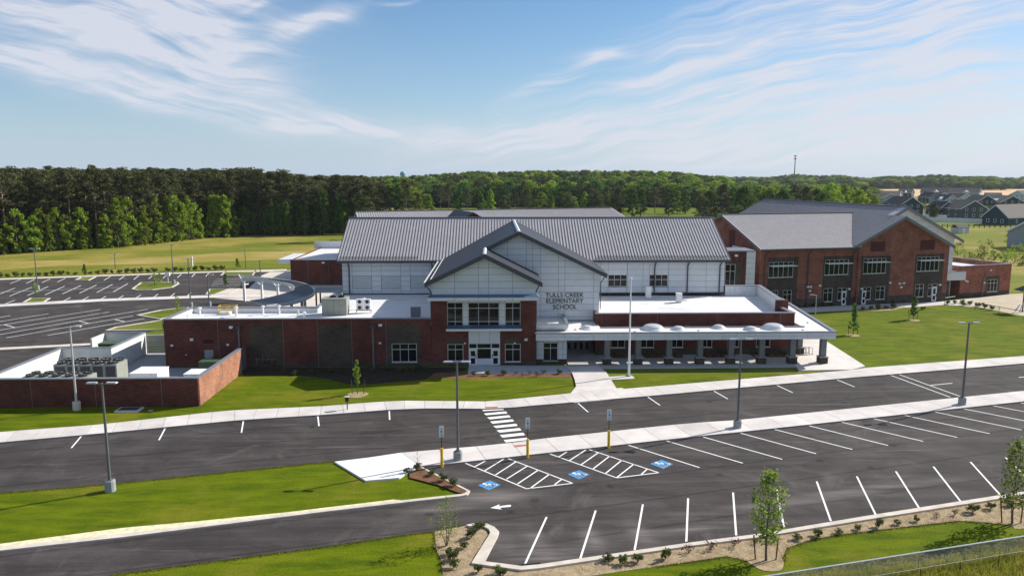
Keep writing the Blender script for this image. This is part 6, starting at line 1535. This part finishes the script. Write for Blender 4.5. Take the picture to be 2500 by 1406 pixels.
# far woods: instanced crowns on points
def far_proto(name, ct, leaf):
    me = ct[0].mesh(name, leaf); return me
def scatter(name, protos, pts, leaf):
    """one mass of distant trees: points carrying instances of a few crowns"""
    for k_, (me, P) in enumerate(zip(protos, pts)):
        src = me
        m_ = bpy.data.meshes.new(name); m_.from_pydata([p[:3] for p in P], [], [])
        at = m_.attributes.new('sc', 'FLOAT_VECTOR', 'POINT'); at.data.foreach_set('vector', [c for p in P for c in p[3]])
        rt_ = m_.attributes.new('rz', 'FLOAT_VECTOR', 'POINT'); rt_.data.foreach_set('vector', [c for p in P for c in (0, 0, p[4])])
        o = link(name, m_, None, kind='stuff')
        ng = bpy.data.node_groups.new(name, 'GeometryNodeTree')
        ng.interface.new_socket('Geometry', in_out='INPUT', socket_type='NodeSocketGeometry'); ng.interface.new_socket('Geometry', in_out='OUTPUT', socket_type='NodeSocketGeometry')
        gi, go = ng.nodes.new('NodeGroupInput'), ng.nodes.new('NodeGroupOutput')
        oi = ng.nodes.new('GeometryNodeObjectInfo'); oi.inputs['Object'].default_value = src; oi.inputs['As Instance'].default_value = True
        ip = ng.nodes.new('GeometryNodeInstanceOnPoints')
        a1 = ng.nodes.new('GeometryNodeInputNamedAttribute'); a1.data_type = 'FLOAT_VECTOR'; a1.inputs['Name'].default_value = 'sc'
        a2 = ng.nodes.new('GeometryNodeInputNamedAttribute'); a2.data_type = 'FLOAT_VECTOR'; a2.inputs['Name'].default_value = 'rz'
        ng.links.new(gi.outputs[0], ip.inputs['Points']); ng.links.new(oi.outputs['Geometry'], ip.inputs['Instance'])
        ng.links.new(a2.outputs[0], ip.inputs['Rotation']); ng.links.new(a1.outputs[0], ip.inputs['Scale'])
        ng.links.new(ip.outputs[0], go.inputs[0])
        md = o.modifiers.new('trees', 'NODES'); md.node_group = ng


def crown_of(t_): return [c for c in t_.children if c.name.startswith('crown')][0]
fw = random.Random(9)
def belt(px0, px1, d0, d1, hf, step, n_prot, wide=1., cond=None):
    out = [[] for _ in range(n_prot)]; D_ = d0
    while D_ < d1:
        x0_, x1_ = ground_at(px0, D_)[0], ground_at(px1, D_)[0]; x = x0_
        while x < x1_:
            xx, yy = x + fw.uniform(-.45, .45) * step, D_ + fw.uniform(-.45, .45) * step
            px = bearing(Vector((xx, yy)))
            if cond is None or cond(px, yy, xx):
                h_ = hf(px, yy) * fw.uniform(.84, 1.02); j = fw.randrange(n_prot); w = wide * fw.uniform(.85, 1.2)
                out[j].append((xx, yy, 0, (w, w, h_ / HB[j]), fw.random() * 6.28))
            x += step
        D_ += step * .9
    return out
# pines filling the wood behind its edge
HB = [22, 22, 22, 22]
def edge_d(px):
    for a, b in zip(edge[:-1], edge[1:]):
        if a[0] <= px <= b[0]: y_ = a[1] + (b[1] - a[1]) * (px - a[0]) / (b[0] - a[0]); return G(px, y_)[1]
    return 200
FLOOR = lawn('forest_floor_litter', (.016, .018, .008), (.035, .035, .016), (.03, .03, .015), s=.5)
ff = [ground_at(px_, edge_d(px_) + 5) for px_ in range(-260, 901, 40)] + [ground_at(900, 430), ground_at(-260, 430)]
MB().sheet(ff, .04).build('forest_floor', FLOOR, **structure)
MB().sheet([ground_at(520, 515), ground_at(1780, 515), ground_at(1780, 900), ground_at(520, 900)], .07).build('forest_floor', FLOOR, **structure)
pts = belt(-260, 900, 200, 390, lambda px, D_: 21 + (430 - (416 if px < 600 else 416 + (px - 600) * .1 if px < 760 else 432)) * D_ / 1889., 5.6, 4, 1.35, lambda px, D_, x: D_ > edge_d(px) + 30)
scatter('pine_forest', [crown_of(t_) for t_ in P_], pts, NEEDLE)
HB = [12, 12]
pts = belt(-260, 900, 200, 330, lambda px, D_: 9, 6, 2, 1.0, lambda px, D_, x: D_ > edge_d(px) + 8)
scatter('wood_understory', [crown_of(B_T[0]), crown_of(B_T[1])], pts, None)
# mixed woods to the horizon
sky_px = lambda px: 432 if px < 1000 else 432 - (px - 1000) / 130 * 10 if px < 1130 else 421 - (px - 1130) / 320 * 3 if px < 1450 else 418 + (px - 1450) / 200 * 3 if px < 1650 else 421 + (px - 1650) / 70 * 9 if px < 1720 else 430
HB = [22, 22, 16, 16]
mixed = [crown_of(P_[0]), crown_of(P_[2]), crown_of(B_O[1]), crown_of(B_O[0])]
pts = belt(560, 1760, 520, 760, lambda px, D_: 21 + (430 - sky_px(px)) * D_ / 1889. - max(0, (640 - D_)) * .05 * (1 if px > 1000 else .3), 9.5, 4, 1.5)
scatter('distant_wood', mixed, pts, None)
pts = belt(1690, 2120, 560, 720, lambda px, D_: 14, 11, 4, 1.5)
scatter('distant_wood', mixed, pts, None)
pts = belt(1550, 2900, 1230, 1420, lambda px, D_: 21 - max(0, 1330 - D_) * .05 + 2.0 * sin(px * .02) + 1.2 * sin(px * .053), 15, 4, 2.2)
scatter('distant_wood', mixed, pts, None)
pts = belt(-500, 700, 900, 1000, lambda px, D_: 20, 16, 4, 2.2)
scatter('distant_wood', mixed, pts, None)
pts = belt(2330, 2460, 1120, 1160, lambda px, D_: 14, 14, 4, 2.0)
scatter('distant_wood', mixed, pts, None)


LEAF_T = foliage('near_maple_leaf', (.11, .18, .03), (.30, .38, .08), .5)
# near trees -----------------------------------------------------------
def near_tree(seed, h, r, n, k, s, low, shape='oval', multi=False, leaf=LEAF_N, rb=.3, tr=.012):
    rg = random.Random(seed); t_ = MB(); c_ = MB()
    stems = [(0, 0)] if not multi else [(0, 0), (.16, .04), (-.14, .06), (.05, -.12)]
    tips = []
    for i, (a, b) in enumerate(stems):
        top = Vector((a * h * (1.6 if multi else .1), b * h * (1.6 if multi else .1), h * (1 if i == 0 else rg.uniform(.55, .85)))); prev = Vector((a * .2, b * .2, 0))
        for q in range(1, 6):
            f = q / 5; p_ = Vector((a * .2, b * .2, 0)).lerp(top, f) + Vector((rg.uniform(-.015, .015) * h, rg.uniform(-.015, .015) * h, 0)); t_.tube(prev, p_, tr * h * (1.15 - f + .2 / q), tr * h * (1.15 - f), 7); prev = p_
        tips.append(top)
    for i in range(n):
        f = (i + rg.random()) / n; a = i * 2.4 + rg.random()
        pr = sqrt(max(.06, 1 - (2 * f - .9) ** 2)) if shape == 'oval' else max(.15, 1.0 - f * .85)
        rr = r * pr * rg.uniform(.35, 1.05); z = h * (low + (1 - low) * f)
        x, y = rr * cos(a), rr * sin(a); st = tips[i % len(tips)]
        z0 = max(z - rr * .9, h * low * .8); base = Vector((st.x, st.y, 0)) * (z0 / h); base.z = z0
        mid = base.lerp(Vector((x, y, z)), .5) + Vector((0, 0, -.04 * h)); t_.tube(base, mid, tr * h * .32, tr * h * .2, 5, cap=False); t_.tube(mid, (x, y, z), tr * h * .2, tr * h * .06, 4, cap=False)
        for w in range(k):
            f2 = rg.random() ** .6; c0_ = base.lerp(Vector((x, y, z)), .35 + .65 * f2); rad = r * rb * (1.1 - .4 * f2)
            d = Vector((rg.gauss(0, 1), rg.gauss(0, 1), rg.gauss(0, .8))) * rad * .5; card(c_, c0_ + d, s * rg.uniform(.6, 1.3), rg, 1.1, .8)
    return c_, t_


def staked(px, py, ptop, seed, r, n, k, s, low, label, shape='oval', leaf=LEAF_N, multi=False, stakes=True, name='young_tree', rb=.3, tr=.012):
    x, y = G(px, py); h_ = FY(px, ptop, y)[1]
    t_ = thing(name, label, 'tree', (x, y, .015), rnd.random() * 0)
    c_, tk = near_tree(seed, h_, r, n, k, s, low, shape, multi, rb=rb, tr=tr)
    c_.build('crown', leaf, t_); tk.build('trunk', BARK, t_)
    if stakes:
        for a in (2.6, .35):
            MB().tube((.62 * cos(a), .5 * sin(a) - .1, 0), (.75 * cos(a), .55 * sin(a), 1.35 if h_ > 3 else .9), .04, n=6).build('stake', WOODM, t_)
        MB().tube((.70 * cos(2.6), .5 * sin(2.6), 1.05), (0, 0, 1.1), .012, n=4).tube((.70 * cos(.35), .5 * sin(.35), 1.05), (0, 0, 1.1), .012, n=4).build('tie', BLACK, t_)
    return t_
staked(1870, 1368, 1148, 3, 1.15, 50, 26, .10, .24, 'staked young maple in the straw bed in front of the near car park, centre right', leaf=LEAF_T)
staked(2471, 1278, 1078, 8, 1.3, 50, 24, .10, .24, 'staked young maple in the straw bed at the right edge', leaf=LEAF_T)
staked(1090, 1332, 1214, 5, .95, 30, 16, .055, .18, 'thin multi-stemmed sapling on the straw island', leaf=LEAF_L, multi=True, stakes=False, rb=.35, tr=.009)
staked(873, 962, 879, 6, .42, 26, 26, .075, .32, 'small staked tree on the lawn before the brown brick fields', leaf=LEAF_L)
staked(2083, 817, 743, 7, .75, 26, 30, .12, .2, 'left staked tree on the big lawn', shape='cone')
staked(2230, 780, 723, 9, .7, 26, 30, .12, .2, 'right staked tree on the big lawn, nearer the wing', shape='oval')
staked(1020, 1150, 1096, 12, .35, 16, 3, .03, .3, 'bare twiggy sapling on the white concrete patch by the lamp post', leaf=LEAF_D, stakes=False, name='bare_sapling', tr=.01)
for px, py, pt, lab in ((88, 720, 690, 'thin pale sapling on the lower left island of the rear car park'), (207, 672, 646, 'small dark tree behind the far kerb of the rear car park'), (551, 698, 668, 'bushy upright tree near the striped bays left of the curved canopy'), (434, 760, 722, 'thin bare sapling on the grass wedge behind the service wing'), (378, 697, 668, 'thin sapling left of the lamp post on the teardrop island'), (390, 690, 664, 'thin sapling at the middle of the teardrop island'), (580, 655, 632, 'faint young tree on the verge left of the annex')):
    staked(px, py, pt, px, .7, 16, 14 if 'thin' not in lab else 5, .16, .15, lab, shape='cone', stakes=False, leaf=LEAF_N if 'thin' not in lab else LEAF_L)
for px, py in ((1870, 1372), (2083, 819), (2230, 782), (873, 964)):
    x, y = G(px, py); rr = 1.0 if py > 900 else .9
    MB().sheet([(x + rr * (1 + .12 * sin(3 * a)) * cos(a), y + rr * sin(a)) for a in [i * pi / 8 for i in range(16)]], .024).build('tree_pit', STRAW, **structure)

# shrubs ------------------------------------------------------------
def shrubmesh(seed, leaf, k=280, s=.06, spread=.3):
    rg = random.Random(seed); c_ = MB(); t_ = MB()
    for i in range(9):
        a = i * 2.4; p_ = (.22 * cos(a) * rg.uniform(.4, 1.2), .22 * sin(a) * rg.uniform(.4, 1.2), rg.uniform(.18, .42)); t_.tube((0, 0, 0), p_, .012, .006, 4, cap=False); clump(c_, p_, spread * .5, k // 9, s, rg, .8)
    return c_, t_
def shrub_proto(seed, leaf, **kw):
    t_ = thing('shrub', 's', 'shrub'); c_, b_ = shrubmesh(seed, leaf, **kw); c_.build('foliage', leaf, t_); b_.build('stem', BARK, t_); return t_
SH = [shrub_proto(s, SHRUB) for s in (1, 2, 3)]
SP = [shrub_proto(s, PURP, k=70, spread=.42) for s in (4, 5)]
def shrubs(pts, label, group, sc=1., purple=(), z=.02):
    order = sorted(range(len(pts)), key=lambda q: pts[q][0])
    for i, (px, py) in enumerate(pts):
        x, y = G(px, py); P2 = SP if i in purple else SH; j = rnd.randrange(len(P2)); s_ = sc * rnd.uniform(.75, 1.2)
        lab = label if i not in purple else label.replace('green', 'purple-leaved')
        o = place(P2[j], ('s', i in purple, j), x, y, (s_ * rnd.uniform(.9, 1.15), s_, s_ * rnd.uniform(.8, 1.2)), nth(order.index(i), len(pts), lab), group if i not in purple else group + ', purple ones'); o.location.z = z
shrubs(crop(1600, 900, 2.7778, [(-320, 1305), (-220, 1325), (-120, 1312), (70, 1290), (225, 1248), (375, 1225), (535, 1203), (675, 1188), (820, 1168), (960, 1160), (1100, 1138), (1243, 1118), (1372, 1093), (1515, 1076), (1640, 1058), (1772, 1038), (1908, 1013), (2030, 993), (2155, 975), (2275, 952), (2400, 933), (2560, 905)]),
       'low green shrub in the straw bed along the near car park kerb', 'shrubs in the straw bed', .9, (4, 5, 6, 7, 8, 16, 17))
shrubs(crop(980, 1180, 5.952, [(1135, 650), (1020, 790), (905, 940), (1120, 1290), (760, 1110), (690, 1040), (1420, 1320), (760, 1230), (1480, 1340)]), 'green shrub on the straw island at the bend of the near kerb', 'shrubs on the kerb island', .9)
shrubs(crop(980, 960, 3.196, [(235, 650), (330, 692), (405, 730), (125, 608), (40, 632)]), 'green shrub on the brown mulch wedge by the left accessible bay', 'shrubs on the mulch wedge', 1.0, z=.11)
shrubs(crop(900, 880, 4.545, [(1165, 170), (1320, 168), (1500, 162), (1630, 158), (1705, 178), (1790, 158), (1860, 180), (1940, 148), (2120, 150)]), 'small green shrub in the mulch strip before the entrance doors', 'shrubs before the entrance', .9, (3, 4, 5, 6, 7))
shrubs(crop(900, 880, 4.545, [(410, 118), (495, 112), (555, 105), (50, 135), (215, 118), (340, 125), (640, 105), (-150, 150), (-300, 150), (-420, 140), (-560, 150), (-640, 138), (-820, 160), (-950, 150)]), 'dark green shrub in the soil bed along the service wing', 'shrubs along the service wing', 1.0)
shrubs(crop(1880, 700, 4.032, [(912, 232), (993, 227), (1067, 222), (1143, 217), (1217, 212), (1505, 228), (1748, 173), (1818, 168), (1893, 163), (1898, 186), (1965, 180), (2047, 196), (2112, 214), (2183, 230)]), 'round green shrub in the narrow bed between wing path and lawn', 'shrubs along the wing path', 1.25)
shrubs(crop(1880, 700, 4.032, [(272, 212), (360, 204), (450, 200), (530, 194), (615, 190), (1107, 164), (1210, 165), (1302, 158), (1500, 148)]), 'dark green shrub against the foot of the wing wall', 'shrubs at the wing wall', 1.2)
shrubs([(px / 3.5714, 640 + (132 - (px - 65) * .033) / 3.5714) for px in (0, 65, 138, 200, 264, 335, 403, 464, 533, 596, 660, 786, 850, 918, 977, 1045, 1107, 1165, 1228, 1288, 1347, 1466, 1526, 1584, 1645, 1704, 1764, 1820, 1880, 1936)], 'small dark green shrub in the row behind the rear car park kerb', 'shrub row behind the rear car park', 2.0)
for i, (x0_, n_) in enumerate(((13.8, 2), (18, 4), (24.6, 4), (31, 4))):
    for k_ in range(n_):
        o = place(SH[k_ % 3], ('s', False, k_ % 3), x0_ + k_ * 1.05, 86.3, .9, nth(k_, n_, 'shrub in the %s bed under the entrance canopy' % ['first', 'second', 'third', 'last'][i]), 'shrubs under the canopy'); o.location.z = .115
# loose grass and straw ------------------------------------------------
def inpoly(x, y, P):
    c_ = False
    for i in range(len(P)):
        a, b = P[i], P[i - 1]
        if (a[1] > y) != (b[1] > y) and x < (b[0] - a[0]) * (y - a[1]) / (b[1] - a[1]) + a[0]: c_ = not c_
    return c_
rg = random.Random(77)
def tufts(name, poly, n, h, w, mat, lean=.35, px=True):
    P = GP(poly) if px else poly; xs_ = [p[0] for p in P]; ys_ = [p[1] for p in P]; mb = MB(); c_ = 0
    while c_ < n:
        x, y = rg.uniform(min(xs_), max(xs_)), rg.uniform(min(ys_), max(ys_)); c_ += 1
        if not inpoly(x, y, P): continue
        for _ in range(3):
            a = rg.random() * 6.28; hh = h * rg.uniform(.4, 1.2); dx, dy = cos(a) * w, sin(a) * w; lx, ly = rg.gauss(0, lean) * hh, rg.gauss(0, lean) * hh; ox, oy = rg.gauss(0, .06), rg.gauss(0, .06)
            mb.add([(x + ox - dx, y + oy - dy, 0.01), (x + ox + dx, y + oy + dy, 0.01), (x + ox + lx, y + oy + ly, hh)], [(0, 1, 2)])
    return mb.build(name, mat, None, kind='stuff')
tufts('tall_grass', [(1700, 1440), (2165, 1392), (2500, 1345), (2700, 1315), (2700, 1500), (1700, 1500)], 26000, .42, .02, TALLG)
tufts('verge_grass', [(1881, 1404), (2500, 1309), (2700, 1280), (2700, 1318), (2500, 1348), (2165, 1395), (1800, 1440)], 9000, .16, .018, foliage('dry_grass_blade', (.10, .11, .04), (.2, .19, .09), .3))
STRB = plain('straw_blade', (.52, .40, .24), .9, var=.3, scale=3)
tufts('straw_litter', straw_edge, 16000, .05, .03, STRB, 2.2)
# tufted edges where grass meets the straw and the pavement
LGB = foliage('lawn_blade', (.10, .12, .004), (.17, .18, .006), .3)
def edge_tufts(P, n, w=.12, h=.03):
    P = [Vector(q) for q in GP(P)]; mb = MB(); L = [(b - a).length for a, b in zip(P[:-1], P[1:])]; T = sum(L)
    for _ in range(n):
        d = rg.random() * T; i = 0
        while d > L[i]: d -= L[i]; i += 1
        p_ = P[i].lerp(P[i + 1], d / L[i]); x, y = p_.x + rg.gauss(0, w), p_.y + rg.gauss(0, w); a = rg.random() * 6.28; s_ = rg.uniform(.02, .05)
        mb.add([(x - s_ * cos(a), y - s_ * sin(a), 0), (x + s_ * cos(a), y + s_ * sin(a), 0), (x + rg.gauss(0, .05), y + rg.gauss(0, .05), rg.uniform(.5, 1.4) * h)], [(0, 1, 2)])
    mb.build('grass_fringe', LGB, None, kind='stuff')
edge_tufts([(1600, 1382), (1690, 1370), (1773, 1357), (1825, 1369), (1866, 1380), (1906, 1371), (1920, 1337), (1978, 1317), (2050, 1304), (2140, 1294), (2240, 1282), (2338, 1271), (2471, 1281)], 5000)
edge_tufts([(260, 1406), (800, 1334), (980, 1307), (1061, 1297), (1065, 1340), (1078, 1370), (1085, 1420)], 5000, .1)
edge_tufts([(0, 1204), (269, 1182), (800, 1128), (817, 1127)], 5000, .1)
edge_tufts([(0, 1055), (243, 1036), (551, 1002), (800, 990), (905, 981), (980, 977), (1199, 979), (1262, 972), (1393, 959)], 5000, .12)
edge_tufts([(1501, 950), (2080, 902)], 2500, .12)
# moulds that were never planted
for t_ in P_ + B_T + B_P + B_O + FT + SH + SP:
    if len(t_['label']) < 8 or len(t_['label'].split()) < 4:
        for c_ in t_.children:
            if not c_.name.startswith('crown') or t_ in FT + SH + SP: bpy.data.objects.remove(c_)
        if not t_.children: bpy.data.objects.remove(t_)
# ------------------------------------------------------------------ air
HAZE = 0.00005
hz = MB().box(-2600, 3200, -150, 3200, -1, 58).build('haze', [], None, kind='stuff')
m, nt = new_mat('haze_air')
v = node(nt, 'ShaderNodeVolumePrincipled', {'Color': (.75, .85, 1, 1), 'Density': HAZE, 'Anisotropy': .2})
node(nt, 'ShaderNodeOutputMaterial', {1: v.outputs[0]})
hz.data.materials.append(m)
